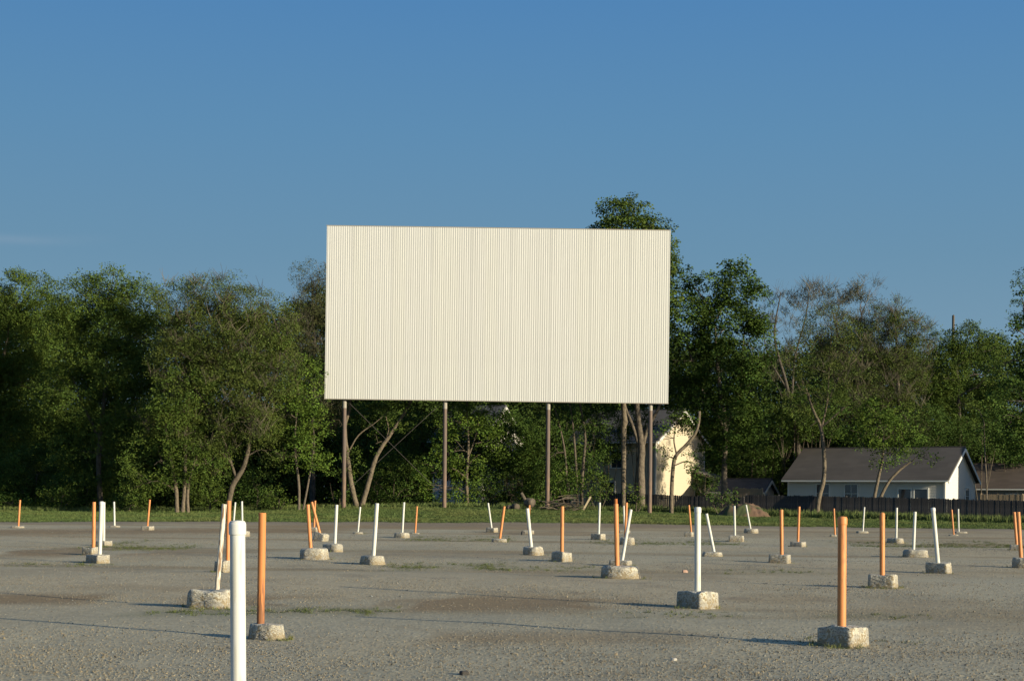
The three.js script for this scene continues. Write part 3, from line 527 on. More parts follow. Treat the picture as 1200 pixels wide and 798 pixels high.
// lobes: [px, py, rx, ry (photo pixels at this tree's distance), density, depth offset in metres]
function tree(name, label, o) {
  setSeed(o.seed);
  const s = F / o.D, b = U(o.px, 590, o.D), base = V(b.x, H(b.x, o.D) - .05, -o.D), g = thing(name, label, o.cat || 'tree', base, 0, o.group);
  const bark = BARK[o.bark || 'grey'], loc = (px, py, dD = 0) => U(px, py, o.D + dD).sub(base);
  const nodes = [];
  (o.stems || []).forEach((st, i) => {
    const pts = smoothPath(st.map(([px, py, r, dD]) => { const p = py === 'g' ? (() => { const q = U(px, 590, o.D + (dD || 0)); return V(q.x, H(q.x, o.D + (dD || 0)) - .25, q.z).sub(base); })() : loc(px, py, dD || 0); return [p, r]; }));
    part(i ? 'limb' : 'trunk', tube(pts, 9, .25), bark, g);
    pts.forEach((p) => nodes.push(p));
  });
  const br = [], leaves = [], lc = [], tw = [], tc = [];
  const tint = LEAF[o.leaf || 'mid'], gap = o.gap ?? .4, ns = o.seed * 1.37, sp = SPRAY[o.spray || 'mid'], size = o.size || 1;
  for (const [px, py, rx, ry, den = 1, dD = 0] of o.lobes || []) {
    const c = loc(px, py, dD), ax = rx / s, ay = ry / s, az = Math.min(ax, ay * 1.2) * .9 + .3;
    // limb from the nearest stem point and twigs through the lobe
    if (nodes.length) {
      let best = nodes[0], bd = 1e9; for (const q of nodes) { if (q[0].y > c.y + ay * .3) continue; const d = q[0].distanceTo(c) + Math.max(0, q[0].y - c.y) * .5; if (d < bd) { bd = d; best = q; } }
      const mid = best[0].clone().lerp(c, .5).add(V(RR(-.3, .3), bd * .06 + RR(0, .4), RR(-.3, .3))), r0 = Math.min(best[1] * .7, .03 + bd * .014);
      const path = smoothPath([[best[0], r0], [mid, r0 * .75], [c, r0 * .45]], 3); br.push(tube(path, 5));
      const nt = Math.round(2 + ax * ay * (o.twigs ?? 1.1));
      for (let k = 0; k < nt; k++) {
        const st = path[Math.floor(RR(.3, 1) * (path.length - 1))], dir = V(RR(-1, 1), RR(-.35, 1), RR(-1, 1)).normalize(), e = c.clone().add(V(dir.x * ax * .92, dir.y * ay * .92, dir.z * az * .92)), m = st[0].clone().lerp(e, .5).add(V(RR(-.2, .2), RR(-.1, .35), RR(-.2, .2))), rr = Math.min(st[1] * .6, .012 + .008 * ax);
        br.push(tube([[st[0], rr], [m, rr * .65], [e, .006]], 4));
        if (o.bare) for (let q = 0; q < 5; q++) { const t = RR(.35, 1), f = (t < .5 ? st[0].clone().lerp(m, t * 2) : m.clone().lerp(e, t * 2 - 1)); br.push(tube([[f, rr * .45], [f.clone().add(V(RR(-.7, .7), RR(.2, 1.1), RR(-.7, .7))), .004]], 3)); }
      }
    }
    const vol = 4.19 * ax * ay * az, N = Math.round(vol * den * (o.density || 7));
    for (let i = 0, tr = 0; i < N && tr < N * 6; tr++) {
      const d = V(RR(-1, 1), RR(-1, 1), RR(-1, 1)); if (d.lengthSq() > 1) continue; const q = Math.pow(d.length(), .45); d.normalize();
      const rag = .8 + .42 * noise(d.x * 1.7 + ns + px * .1, d.y * 1.7 + py * .1, d.z * 1.7) ;
      const p = c.clone().add(V(d.x * ax * q * rag, d.y * ay * q * rag, d.z * az * q * rag));
      if (p.y < .12) continue;
      const cl = noise(p.x * .55 + ns, p.y * .65, p.z * .55) * .68 + noise(p.x * 1.6 + ns, p.y * 1.8, p.z * 1.6) * .32; if (cl < gap + .06 * (1 - q) * 2 - .04) { i += .35; continue; }
      i++;
      const sc = size * RR(.6, 1.2); EU.set(RR(-.7, .7), R() * 6.283, RR(-.7, .7)); QQ.setFromEuler(EU);
      leaves.push(new THREE.Matrix4().compose(p, QQ, V(sc, sc, sc)));
      const k = RR(.8, 1.2), y = RR(-.1, .14); lc.push(col(tint[0] * k * (1 + y), tint[1] * k, tint[2] * k * (1 - y * .5)));
      if (o.twiggy && R() < o.twiggy) { EU.set(RR(-.4, .4), R() * 6.283, RR(-.4, .4)); QQ.setFromEuler(EU); const z = RR(.8, 1.6); tw.push(new THREE.Matrix4().compose(p, QQ, V(z, z, z))); const kk = RR(.7, 1.2); tc.push(col(.1 * kk, .086 * kk, .056 * kk)); }
    }
  }
  if (br.length) part('branches', mergeGeometries(br), bark, g);
  if (leaves.length) stuffPart('crown', sp, leafM, leaves, lc, g);
  if (tw.length) stuffPart('twigs', SPRAY.twig, twigM, tw, tc, g);
  return g;
}
const LW = 'trees and shrubs of the left-hand thicket', UN = 'trees and shrubs under and behind the screen', RW = 'trees and shrubs right of the screen';
// left thicket
tree('broadleaf_tree', 'dense green tree ending the thicket beside the flat orange slab post', { seed: 11, px: -20, D: 117, leaf: 'mid', group: LW, spray: 'mid', stems: [[[-20, 'g', .22], [-15, 520, .18], [0, 440, .12], [10, 380, .06]]], lobes: [[20, 352, 38, 32], [-40, 370, 55, 45], [55, 375, 32, 34], [10, 405, 48, 42], [-45, 450, 60, 60], [35, 455, 50, 45, .8], [0, 520, 55, 50, .7], [45, 335, 20, 14, .8]], gap: .36, density: 8 });
tree('broadleaf_tree', 'dense rounded tree with highest top of the left thicket', { seed: 12, px: 118, D: 107.5, leaf: 'mid', group: LW, spray: 'mid', stems: [[[118, 'g', .2], [115, 540, .17], [122, 460, .12], [128, 380, .06]], [[118, 520, .12], [95, 470, .08], [80, 430, .05]]], lobes: [[128, 335, 34, 24], [95, 352, 34, 28], [160, 355, 34, 30], [120, 385, 46, 38], [75, 400, 34, 36], [175, 405, 30, 38], [130, 440, 50, 42], [85, 470, 40, 42, .9], [160, 490, 44, 44, .9], [110, 530, 45, 40, .7], [133, 318, 14, 8, .8]], gap: .37, density: 7.5 });
tree('twiggy_tree', 'olive green tree with fine twigs and ragged top in the thicket', { seed: 13, px: 272, D: 102.5, leaf: 'olive', group: LW, spray: 'fine', twiggy: .1, bark: 'grey', stems: [[[266, 'g', .2], [272, 570, .18], [286, 545, .16], [292, 500, .12], [270, 430, .08], [255, 370, .05]], [[292, 510, .1], [320, 450, .07], [330, 400, .05]], [[276, 560, .1], [255, 500, .08], [225, 450, .05]]], lobes: [[248, 350, 34, 26], [215, 355, 30, 26], [285, 362, 34, 28], [235, 395, 46, 36], [285, 410, 44, 40], [322, 385, 28, 36], [215, 430, 40, 40], [262, 455, 48, 38], [325, 440, 34, 38], [205, 490, 38, 40, .9], [245, 520, 36, 34, .8], [310, 500, 24, 24, .6], [270, 330, 12, 12, .6], [243, 328, 10, 9, .5], [308, 348, 12, 10, .5], [292, 500, 36, 26, .8, -1.6], [300, 465, 30, 24, .8, -1.2], [262, 535, 20, 20, .7, -1.2], [318, 535, 14, 14, .6, -.5]], gap: .37, density: 9 });
tree('multi_stem_tree', 'bushy multi-stemmed tree with three bare grey trunks at its foot', { seed: 14, px: 214, D: 101.5, leaf: 'mid', group: LW, spray: 'mid', bark: 'pale', stems: [[[207, 'g', .15], [206, 575, .13], [200, 540, .1], [190, 480, .05]], [[213, 'g', .15], [216, 570, .13], [217, 520, .09], [222, 460, .05]], [[220, 'g', .12], [220, 570, .1], [235, 520, .07]]], lobes: [[195, 500, 40, 34], [225, 540, 32, 26, .9], [180, 545, 34, 32], [250, 545, 24, 26, .9], [215, 460, 36, 32], [160, 570, 22, 24, .9]], gap: .42 });
tree('small_tree', 'fresh green small tree beside the screen with low spreading crown', { seed: 15, px: 352, D: 102.8, leaf: 'bright', group: LW, spray: 'broad', bark: 'mid', stems: [[[350, 'g', .1], [350, 570, .09], [345, 520, .07], [350, 460, .04]], [[354, 'g', .08], [362, 560, .06], [368, 520, .04]]], lobes: [[352, 445, 26, 32], [340, 490, 28, 26], [365, 500, 22, 28], [350, 535, 30, 24], [372, 545, 16, 18], [332, 415, 18, 24], [360, 470, 18, 18]], gap: .43, size: .9, density: 6 });
tree('far_tree', 'dull thin-topped tree rising behind the left edge of the screen', { seed: 16, px: 366, D: 126, leaf: 'dull', group: LW, spray: 'fine', twiggy: .18, bark: 'dark', stems: [[[366, 'g', .25], [366, 500, .2], [368, 400, .12], [365, 330, .05]]], lobes: [[362, 325, 24, 20, .6], [375, 352, 30, 24, .8], [352, 370, 24, 26, .9], [378, 400, 34, 40, 1], [345, 430, 24, 40, .8], [385, 330, 20, 24, .6], [372, 470, 34, 40, 1]], gap: .42 });
// low shrubs of the thicket
[[40, 560, 46, 36, 'dark', 112], [-20, 570, 44, 34, 'dark', 113], [100, 570, 34, 30, 'deep', 109], [70, 582, 24, 18, 'mid', 107], [150, 590, 22, 12, 'deep', 105], [300, 575, 26, 24, 'dark', 106], [325, 585, 14, 14, 'mid', 104], [245, 580, 18, 18, 'mid', 103.6], [10, 592, 30, 13, 'deep', 108]].forEach(([x, y, rx, ry, leaf, D], i) =>
  tree('shrub', ['wide dark shrub deep in the left thicket', 'dark shrub at the far left foot of the thicket', 'deep green shrub under the highest thicket tree', 'small green shrub at the dark foot of the thicket', 'low deep green shrub on the lawn edge of the thicket', 'dark shrub filling the hollow right of the leaning pale trunk', 'small green sapling in front of the dark hollow', 'green shrub beside the three bare trunks', 'low spreading shrub near the flat orange slab post'][i], { seed: 40 + i, cat: 'shrub', px: x, D, leaf, group: LW, spray: 'mid', stems: [[[x, 'g', .05], [x + 2, y, .03]]], lobes: [[x, y, rx, ry], [x + rx * .6, y + ry * .35, rx * .55, ry * .6], [x - rx * .6, y + ry * .3, rx * .55, ry * .65]], gap: .4, density: 6 }));
// under the screen
tree('forked_tree', 'bare pale V-shaped tree with two leaning trunks below the screen', { seed: 21, px: 418, D: 106.5, leaf: 'mid', group: UN, spray: 'mid', bark: 'pale', twigs: .5, stems: [[[419, 'g', .2], [411, 565, .17], [407, 535, .15], [404, 500, .12], [410, 475, .1], [405, 440, .07]], [[422, 'g', .2], [432, 565, .16], [441, 535, .15], [460, 505, .12], [479, 475, .1], [495, 440, .06]], [[408, 530, .06], [420, 510, .05], [440, 495, .035], [455, 482, .02]], [[446, 528, .06], [455, 505, .05], [452, 488, .03]]], lobes: [[412, 540, 14, 16, .6], [398, 500, 12, 16, .5], [470, 490, 18, 16, .6], [450, 470, 22, 12, .6], [440, 520, 14, 14, .4], [430, 440, 40, 26, .8], [490, 440, 30, 26, .8]], gap: .45 });
tree('small_tree', 'leafy green small tree standing round a screen pole', { seed: 22, px: 548, D: 107, leaf: 'bright', group: UN, spray: 'broad', bark: 'pale', stems: [[[548, 'g', .12], [547, 560, .1], [549, 520, .08], [547, 480, .06], [548, 450, .03]], [[549, 535, .06], [556, 515, .04], [562, 490, .03]]], lobes: [[535, 495, 22, 22], [560, 510, 22, 26], [578, 520, 16, 24, .9], [528, 530, 20, 24], [548, 545, 22, 22], [505, 555, 20, 20], [515, 575, 22, 18], [545, 575, 14, 18], [540, 465, 24, 18], [575, 490, 16, 18]], gap: .43, size: .9 });
tree('thicket_tree', 'dark slender multi-stemmed tree behind the brush heap', { seed: 23, px: 682, D: 107, leaf: 'deep', group: UN, spray: 'mid', bark: 'grey', twigs: .6, stems: [[[682, 'g', .13], [682, 565, .11], [684, 540, .1], [686, 515, .08], [682, 485, .07], [676, 455, .05]], [[677, 'g', .1], [675, 545, .09], [672, 505, .07], [668, 475, .05], [660, 450, .03]], [[666, 'g', .08], [662, 530, .07], [656, 500, .06], [650, 478, .04]]], lobes: [[650, 535, 20, 22, .7], [690, 525, 18, 24, .7], [665, 500, 24, 20, .5], [700, 500, 16, 16, .6], [660, 555, 18, 14, .9], [640, 500, 18, 20, .7]], gap: .45 });
tree('tall_tree', 'tall tree whose green top shows above the screen', { seed: 24, px: 752, D: 112, leaf: 'mid', group: UN, spray: 'broad', bark: 'mid', stems: [[[752, 'g', .33], [751, 550, .29], [752, 525, .27], [748, 490, .2], [742, 400, .16], [738, 290, .08]], [[752, 528, .16], [760, 500, .14], [772, 478, .11], [785, 440, .07]], [[751, 530, .14], [742, 500, .11], [734, 480, .09], [722, 440, .06]]], lobes: [[722, 250, 22, 16], [745, 245, 20, 14, .9], [712, 266, 18, 12], [765, 264, 20, 11], [738, 275, 40, 24], [718, 237, 12, 7, .7], [765, 300, 30, 30], [715, 320, 40, 34], [760, 350, 36, 36], [730, 390, 44, 36, .8]], gap: .36, size: 1, density: 9 });
tree('bare_trunk_tree', 'straight pale knotted trunk rising behind the bottom of the screen', { seed: 25, px: 731, D: 107.5, leaf: 'mid', group: UN, spray: 'mid', bark: 'pale', stems: [[[731, 'g', .2], [731, 560, .18], [731, 520, .17], [731, 502, .2], [732, 494, .24], [731.5, 487, .19], [731, 470, .17], [731, 400, .12]]], lobes: [[731, 395, 24, 26, .8], [725, 360, 22, 26, .8]] });
tree('crooked_tree', 'small crooked pale tree standing before the cream house', { seed: 26, px: 786, D: 105.5, leaf: 'deep', group: UN, spray: 'broad', bark: 'pale', twigs: .5, stems: [[[787, 'g', .15], [788, 560, .135], [792, 535, .13], [805, 521, .12], [815, 508, .11], [819, 495, .1], [820, 482, .09]], [[793, 533, .06], [790, 515, .05], [792, 500, .03]]], lobes: [[795, 498, 20, 14, .45], [778, 515, 14, 16, .4], [815, 545, 14, 16, .5], [778, 540, 10, 14, .4], [812, 528, 10, 12, .3]], gap: .5 });
[[600, 525, 32, 36, 'deep', 112, 2], [610, 570, 34, 26, 'dark', 111, 1], [665, 567, 18, 16, 'bright', 106, 1], [702, 572, 16, 18, 'mid', 105.8, 1], [460, 560, 36, 34, 'dark', 113, 1], [495, 520, 36, 44, 'dark', 115, 1], [440, 575, 30, 22, 'dark', 112, 1], [640, 585, 14, 10, 'deep', 105.3, 1], [745, 582, 9, 12, 'mid', 106, .9], [398, 570, 14, 20, 'deep', 108, 1], [570, 575, 22, 22, 'dark', 110, 1], [640, 480, 34, 26, 'dark', 122, .8], [690, 470, 30, 24, 'dark', 117, .6], [590, 560, 30, 34, 'dark', 114, 1.2], [645, 540, 34, 40, 'dark', 115, 1.2], [695, 535, 18, 40, 'deep', 114, .8], [430, 510, 34, 46, 'dark', 118, 1.2], [543, 520, 28, 50, 'dark', 116, 2], [598, 500, 26, 18, 'deep', 114, 1.6], [712, 510, 24, 34, 'deep', 116, 1.3], [745, 490, 20, 22, 'dark', 117, 1]].forEach(([x, y, rx, ry, leaf, D, den], i) =>
  tree('shrub', ['deep green shrub between the two middle screen poles', 'black-green shrub behind the tilted log', 'bright green shrub behind the brush heap', 'green shrub right of the brush heap', 'dark shrub between the arms of the V-shaped tree', 'tall dark shrub left of the second screen pole', 'dark low shrub behind the V-shaped tree', 'small deep green shrub left of the brush heap', 'small green shrub by the straight knotted trunk', 'deep green shrub at the first screen pole', 'dark shrub behind the leafy small tree', 'dark foliage mass under the middle of the screen', 'dark foliage before the grey roof', 'dark bush right of the leafy small tree', 'tall dark bush behind the third screen pole', 'deep green bush before the shaded wall of the cream house', 'tall dark bush behind the first screen pole', 'tall dark bush hiding the wall of the grey-roofed house', 'leafy bush before the gable of the grey-roofed house', 'deep green bush covering the roof of the cream house', 'dark foliage round the fork of the tall tree'][i], { seed: 60 + i, cat: 'shrub', px: x, D, leaf, group: UN, spray: 'mid', stems: [[[x, 'g', .05], [x + 2, y, .03]]], lobes: [[x, y, rx, ry, den], [x + rx * .55, y + ry * .35, rx * .55, ry * .6, den], [x - rx * .55, y + ry * .3, rx * .55, ry * .65, den]], gap: .42, density: 6 }));
// right of the screen
tree('maple_tree', 'large dark green leafy tree touching the right edge of the screen', { seed: 31, px: 848, D: 113, leaf: 'deep', group: RW, spray: 'broad', bark: 'mid', stems: [[[849, 'g', .25], [849, 555, .22], [850, 500, .18], [842, 440, .13], [838, 380, .07]], [[849, 510, .12], [868, 450, .08], [872, 390, .05]], [[848, 500, .12], [820, 450, .08], [805, 400, .05]]], lobes: [[798, 325, 16, 20, .8], [830, 345, 26, 22, .85], [862, 335, 26, 24], [885, 362, 20, 30], [812, 375, 28, 30, .85], [850, 385, 36, 32], [885, 410, 22, 34], [808, 425, 28, 34, .9], [848, 435, 40, 34], [880, 460, 26, 30, .9], [815, 480, 32, 28, .9], [855, 495, 36, 28, .9], [862, 312, 14, 10, .8], [842, 530, 26, 18, .6], [880, 505, 22, 20, .7]], gap: .38, size: 1.05, density: 8 });
tree('bare_tree', 'nearly leafless grey tree right beside the dark leafy tree', { seed: 32, px: 934, D: 124, leaf: 'dull', group: RW, spray: 'fine', bark: 'dark', bare: 1, twiggy: .9, stems: [[[940, 'g', .24], [935, 520, .2], [922, 450, .14], [908, 395, .08], [915, 345, .04]], [[928, 475, .12], [932, 420, .08], [945, 370, .05], [950, 330, .03]], [[925, 460, .08], [900, 415, .05], [893, 370, .03]]], lobes: [[918, 350, 20, 18, .16], [900, 375, 16, 20, .14], [945, 350, 18, 18, .22], [915, 390, 26, 22, .16], [953, 342, 14, 14, .4], [905, 430, 22, 20, .15]], gap: .35 });
tree('twiggy_tree', 'olive tree in young leaf with curved leaning trunk before bungalow', { seed: 33, px: 960, D: 106, leaf: 'olive', group: RW, spray: 'fine', bark: 'pale', twiggy: .14, twigs: 1.2, stems: [[[958, 'g', .17], [960, 585, .16], [966, 560, .15], [966, 530, .13], [962, 500, .12], [953, 480, .09], [945, 455, .06]], [[963, 503, .08], [970, 470, .06], [972, 430, .05], [975, 390, .03]], [[964, 500, .07], [985, 482, .05], [1000, 470, .035]], [[969, 475, .05], [985, 440, .04], [1005, 420, .03]]], lobes: [[970, 385, 34, 26, .7], [945, 415, 26, 28, .7], [995, 410, 30, 28, .75], [965, 440, 36, 28, .7], [1005, 450, 24, 26, .75], [935, 465, 18, 24, .5], [985, 480, 22, 18, .6], [950, 500, 14, 14, .4]], gap: .42 });
tree('broadleaf_tree', 'brownish budding tall tree in the middle of the right-hand trees', { seed: 34, px: 1012, D: 126, leaf: 'dull', group: RW, spray: 'fine', bark: 'mid', twiggy: .25, bare: 1, stems: [[[1012, 'g', .28], [1010, 500, .22], [1005, 430, .15], [1010, 370, .06]], [[1008, 460, .12], [985, 400, .08], [975, 360, .04]]], lobes: [[978, 358, 20, 18, .5], [1012, 350, 24, 16, .55], [1020, 380, 34, 28, .8], [985, 390, 30, 28, .8], [1000, 430, 44, 34, .9], [1020, 340, 20, 14, .5], [990, 347, 20, 14, .5], [1000, 480, 44, 34, .9]], gap: .41 });
tree('broadleaf_tree', 'brown and green rounded tree above the roof of the bungalow', { seed: 35, px: 1055, D: 124, leaf: 'olive', group: RW, spray: 'fine', bark: 'mid', twiggy: .2, stems: [[[1055, 'g', .28], [1055, 500, .2], [1052, 430, .13], [1050, 370, .05]]], lobes: [[1045, 362, 24, 18, .6], [1065, 385, 24, 24, .9], [1040, 400, 32, 28, .9], [1072, 420, 22, 28, 1], [1048, 445, 38, 34, 1], [1078, 380, 10, 10, .8], [1052, 490, 38, 30, 1]], gap: .41 });
tree('forked_tree', 'green young tree forking low in front of the bungalow windows', { seed: 36, px: 1024, D: 105, leaf: 'bright', group: RW, spray: 'mid', bark: 'pale', stems: [[[1023, 'g', .13], [1025, 585, .12], [1030, 560, .11], [1035, 535, .08], [1036, 510, .05]], [[1025, 'g', .13], [1032, 585, .12], [1042, 565, .1], [1056, 550, .08], [1070, 540, .04]]], lobes: [[1030, 505, 34, 24, .8], [1005, 515, 20, 18, .7], [1060, 515, 26, 20, .75], [1040, 535, 26, 16, .6], [1085, 538, 18, 9, .5], [1020, 485, 20, 16, .8], [1050, 490, 22, 16, .8]], gap: .43 });
tree('broadleaf_tree', 'deep green broad tree behind the bungalow gable', { seed: 37, px: 1125, D: 128, leaf: 'mid', group: RW, spray: 'mid', bark: 'dark', stems: [[[1125, 'g', .28], [1125, 500, .2], [1122, 430, .1]]], lobes: [[1105, 405, 22, 18], [1135, 400, 24, 20], [1165, 410, 24, 20], [1120, 430, 34, 28], [1155, 440, 34, 28], [1100, 450, 28, 28, .9], [1130, 475, 44, 28], [1100, 500, 30, 26], [1175, 450, 28, 30], [1138, 385, 12, 8]], gap: .4 });
tree('broadleaf_tree', 'loose-leaved tree rising at the right end of the fence', { seed: 38, px: 1215, D: 103, leaf: 'deep', group: RW, spray: 'broad', bark: 'dark', stems: [[[1215, 'g', .24], [1213, 520, .2], [1208, 430, .12], [1200, 360, .05]]], lobes: [[1196, 352, 15, 18, .45], [1185, 385, 18, 20, .5], [1205, 410, 30, 34, .8], [1175, 430, 18, 20, .5], [1200, 470, 40, 30, .9], [1180, 500, 30, 24, .8], [1210, 520, 30, 26, .9], [1212, 330, 22, 20, .5], [1240, 400, 40, 50, .8]], gap: .45 });
tree('sapling', 'slim upright sapling against the dark fence near the house gable', { seed: 39, px: 1157, D: 103, leaf: 'olive', group: RW, spray: 'fine', bark: 'mid', twigs: .5, stems: [[[1157, 'g', .06], [1157, 570, .055], [1155, 530, .045], [1154, 495, .03]]], lobes: [[1154, 505, 14, 16, .4], [1148, 480, 18, 14, .5]], gap: .45 });
[[905, 510, 34, 34, 'deep', 124, 1], [880, 540, 30, 20, 'dark', 127, 1], [930, 490, 30, 30, 'mid', 122, .8], [912, 562, 18, 16, 'dark', 124, 1], [845, 582, 18, 10, 'deep', 107, .9], [1085, 500, 30, 26, 'dark', 123, 1], [1150, 510, 34, 26, 'dark', 124, 1], [825, 560, 18, 18, 'dark', 118, .7], [960, 480, 34, 34, 'deep', 122, .9], [1190, 530, 26, 18, 'dark', 131, 1]].forEach(([x, y, rx, ry, leaf, D, den], i) =>
  tree('shrub', ['deep green tall shrub left of the bungalow roof', 'dark shrub behind the tan deck fence', 'green tall shrub touching the bungalow roof', 'low dark shrub between outbuilding and bungalow', 'low green shrub on the left flank of the dirt mound', 'dark foliage above the middle of the bungalow roof', 'dark foliage above the brown-roofed house', 'dark shrub beside the porch column', 'deep green foliage behind the bungalow roof ridge', 'dark shrub behind the brown roof'][i], { seed: 90 + i, cat: 'shrub', px: x, D, leaf, group: RW, spray: 'mid', stems: [[[x, 'g', .06], [x + 2, y, .03]]], lobes: [[x, y, rx, ry, den], [x + rx * .55, y + ry * .35, rx * .55, ry * .6, den], [x - rx * .55, y + ry * .3, rx * .55, ry * .65, den]], gap: .41, density: 5.5 }));
{ // the wood beyond, one dark mass seen through the gaps
  setSeed(700);
  const ms = [], cs = [];
  const tops = [[-120, 360], [0, 360], [150, 365], [320, 375], [400, 330], [560, 330], [700, 330], [800, 400], [880, 420], [960, 410], [1060, 410], [1130, 410], [1260, 400], [1400, 380]];
  const topAt = (px) => { let k = 0; while (k < tops.length - 2 && px > tops[k + 1][0]) k++; const [a, y0] = tops[k], [b, y1] = tops[k + 1]; return mix(y0, y1, clamp((px - a) / (b - a))); };
  for (let i = 0; i < 52000; i++) {
    const px = RR(-110, 1330), D = RR(134, 152), ty = topAt(px) + 14 * (noise(px * .05, 3) - .5) + 10 * (noise(px * .2, 7) - .5), g0 = 597, t = i % 2 ? Math.pow(R(), .85) : R() * .5, py = mix(g0, ty, t), p = U(px, py, D); if (p.y < .3) continue;
    if (t > .5 && noise(p.x * .4, p.y * .5, p.z * .4) < .3) continue;
    EU.set(RR(-.7, .7), R() * 6.28, RR(-.7, .7)); QQ.setFromEuler(EU); const s = RR(1.2, 2.4); ms.push(new THREE.Matrix4().compose(p, QQ, V(s, s, s))); const k = RR(.8, 1.15); cs.push(col(.06 * k, .095 * k, .02 * k));
  }
  const o = stuffPart('far_wood', SPRAY.mid, leafM, ms, cs, scene); o.userData.label = 'dark mass of woodland beyond the trees and houses'; o.userData.category = 'woodland';
  o.castShadow = true;
}

// ---------------------------------------------------------------- small things
{
  setSeed(55);
  const D = 102.6, b = V(U(664, 590, D).x, 0, -D); b.y = H(b.x, D);
  const g = thing('brush_heap', 'heap of dead brown branches on the lawn under the screen', 'brush heap', b);
  const wood = [BARK.grey, BARK.mid, BARK.pale];
  for (let i = 0; i < 46; i++) {
    const a = RR(-.5, .5) + (R() < .3 ? Math.PI / 2 * RR(.3, 1) : 0), l = RR(.6, 1.9), x = RR(-1.1, 1.1), y = .1 + Math.abs(1 - Math.abs(x) / 1.7) * RR(.05, 1.05), z = RR(-.7, .7), d = V(Math.cos(a), RR(-.3, .3), Math.sin(a)).normalize(), p = V(x, y, z), r = RR(.012, .05);
    const q0 = p.clone().addScaledVector(d, -l / 2), q1 = p.clone().addScaledVector(d, l / 2); q0.y = Math.max(.03, q0.y); q1.y = Math.max(.03, q1.y);
    part('branch', tube(smoothPath([[q0, r], [p.clone().add(V(RR(-.1, .1), RR(0, .12), RR(-.1, .1))), r * .85], [q1, r * .5]], 3), 6, .2), wood[i % 3], g);
  }
  part('split_board', box(.12, 1.0, .05, 0, 0, 0).rotateZ(-.5).translate(1.35, .55, .5), mat({ color: col(.45, .36, .22) }), g, 'pale split board leaning on the heap');
}
{
  const D = 102.6, b = V(U(616, 590, D).x, 0, -D); b.y = H(b.x, D);
  const g = thing('log_pile', 'grey tilted log propped on round stumps before dark shrubs', 'logs', b); const k = D / F;
  part('tilted_log', tube([[V(.35, -.05, 0), .13], [V(-.1, .8, -.1), .12], [V(-.3, 1.15, -.15), .11]], 10, .15), BARK.grey, g);
  part('stump', tube([[V(.1, .52, -.25), .3], [V(.42, .5, .2), .31]], 14, .12), BARK.mid, g);
  part('stump', tube([[V(-.75, .2, -.2), .24], [V(-.6, .2, .2), .25]], 12, .15), BARK.grey, g);
  part('stump', tube([[V(-1.15, .14, -.2), .18], [V(-1.1, .15, .1), .19]], 12, .15), BARK.mid, g);
}
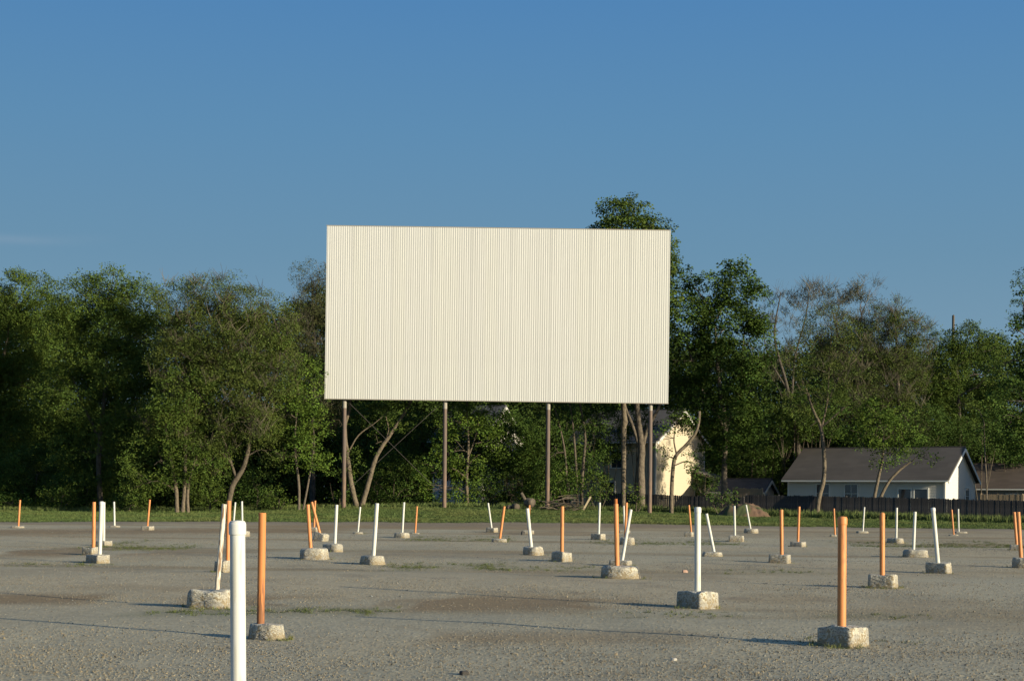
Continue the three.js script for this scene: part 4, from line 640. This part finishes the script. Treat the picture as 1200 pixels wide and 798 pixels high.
{ // dirt mound
  const D = 104.5, b = V(U(872, 590, D).x, 0, -D); b.y = H(b.x, D);
  const pos = [], idx = [], cl = [], n = 40, m = 26;
  for (let j = 0; j <= m; j++) for (let i = 0; i <= n; i++) {
    const u = i / n * 2 - 1, v = j / m * 2 - 1, r = Math.hypot(u, v), x = u * 1.9, z = v * 1.4, h = 1.0 * Math.max(0, 1 - r * r * 1.05) * (.7 + .6 * fbm(x * .9 + 4, z * .9, 0, 3)) + (.22 * (noise(x * 2.6, z * 2.6) - .5) + .16 * (noise(x * 6, z * 6) - .5)) * (r < .95 ? 1 : 0);
    pos.push(x, H(b.x + x, D - z) - b.y + (r < 1 ? h : -.15), z); const k = .7 + .6 * fbm(x * 2, z * 2 + 9, 0, 3), w = sstep(.52, .64, fbm(x * 1.1 + 20, z * 1.1, 0, 3)); cl.push(mix(.125, .06, w) * k, mix(.075, .075, w) * k, mix(.047, .026, w) * k);
  }
  for (let j = 0; j < m; j++) for (let i = 0; i < n; i++) { const a = j * (n + 1) + i; idx.push(a, a + n + 1, a + 1, a + 1, a + n + 1, a + n + 2); }
  const g = new THREE.BufferGeometry(); g.setAttribute('position', new THREE.Float32BufferAttribute(pos, 3)); g.setAttribute('color', new THREE.Float32BufferAttribute(cl, 3)); g.setIndex(idx); g.computeVertexNormals();
  const o = part('dirt_mound', g, mat({ vertexColors: true, roughness: 1 }), scene); o.position.copy(b); o.userData = { kind: 'structure', label: 'low mound of reddish brown dirt on the lawn', category: 'mound' };
}
{ // scraps on the gravel
  const scrap = (name, label, cat, px, py, w, h, d, rgb, rot, sd) => { const c = G(px, py), q = new THREE.DodecahedronGeometry(1, 1), p = q.attributes.position; for (let i = 0; i < p.count; i++) { const k = .8 + .45 * noise(p.getX(i) * 1.5 + sd, p.getY(i) * 1.5, p.getZ(i) * 1.5); const cu = (v) => Math.sign(v) * Math.pow(Math.abs(v), .6); p.setXYZ(i, cu(p.getX(i)) * k * w, cu(p.getY(i)) * k * h, cu(p.getZ(i)) * k * d); } q.computeVertexNormals(); const o = part(name, q.translate(0, h * .6, 0), mat({ color: col(...rgb) }), scene); o.position.set(c.x, c.y, -c.D); o.rotation.y = rot; o.userData = { label, category: cat }; };
  scrap('brick_fragment', 'pinkish brick fragment lying on the gravel behind the capped white post', 'brick', 803, 671, .06, .035, .035, [.42, .27, .2], .2, 1);
  scrap('dark_clod', 'small dark clod lying on the open gravel', 'clod', 544, 791, .035, .022, .03, [.05, .045, .04], .5, 2);
  scrap('pale_stone', 'pale stone lying in front of the capped white post', 'stone', 790, 774, .03, .014, .024, [.42, .39, .33], .9, 3);
  scrap('dark_stub', 'short dark stub beside the leaning cream-footed white post', 'stub', 613, 627, .07, .09, .07, [.06, .055, .05], .3, 4);
}
{ // far pole above the trees
  const D = 150, b = U(1116, 590, D), y0 = H(b.x, D), top = U(1116, 370, D).y;
  const g = thing('utility_pole', 'distant wooden utility pole sticking up above the trees', 'utility pole', V(b.x, y0, -D));
  part('pole', new THREE.CylinderGeometry(.12, .17, top - y0 + .5, 10).translate(0, (top - y0) / 2 - .25, 0), BARK.grey, g);
  part('cap', new THREE.ConeGeometry(.13, .12, 10).translate(0, top - y0 + .06, 0), BARK.grey, g);
}

renderer.render(scene, camera);
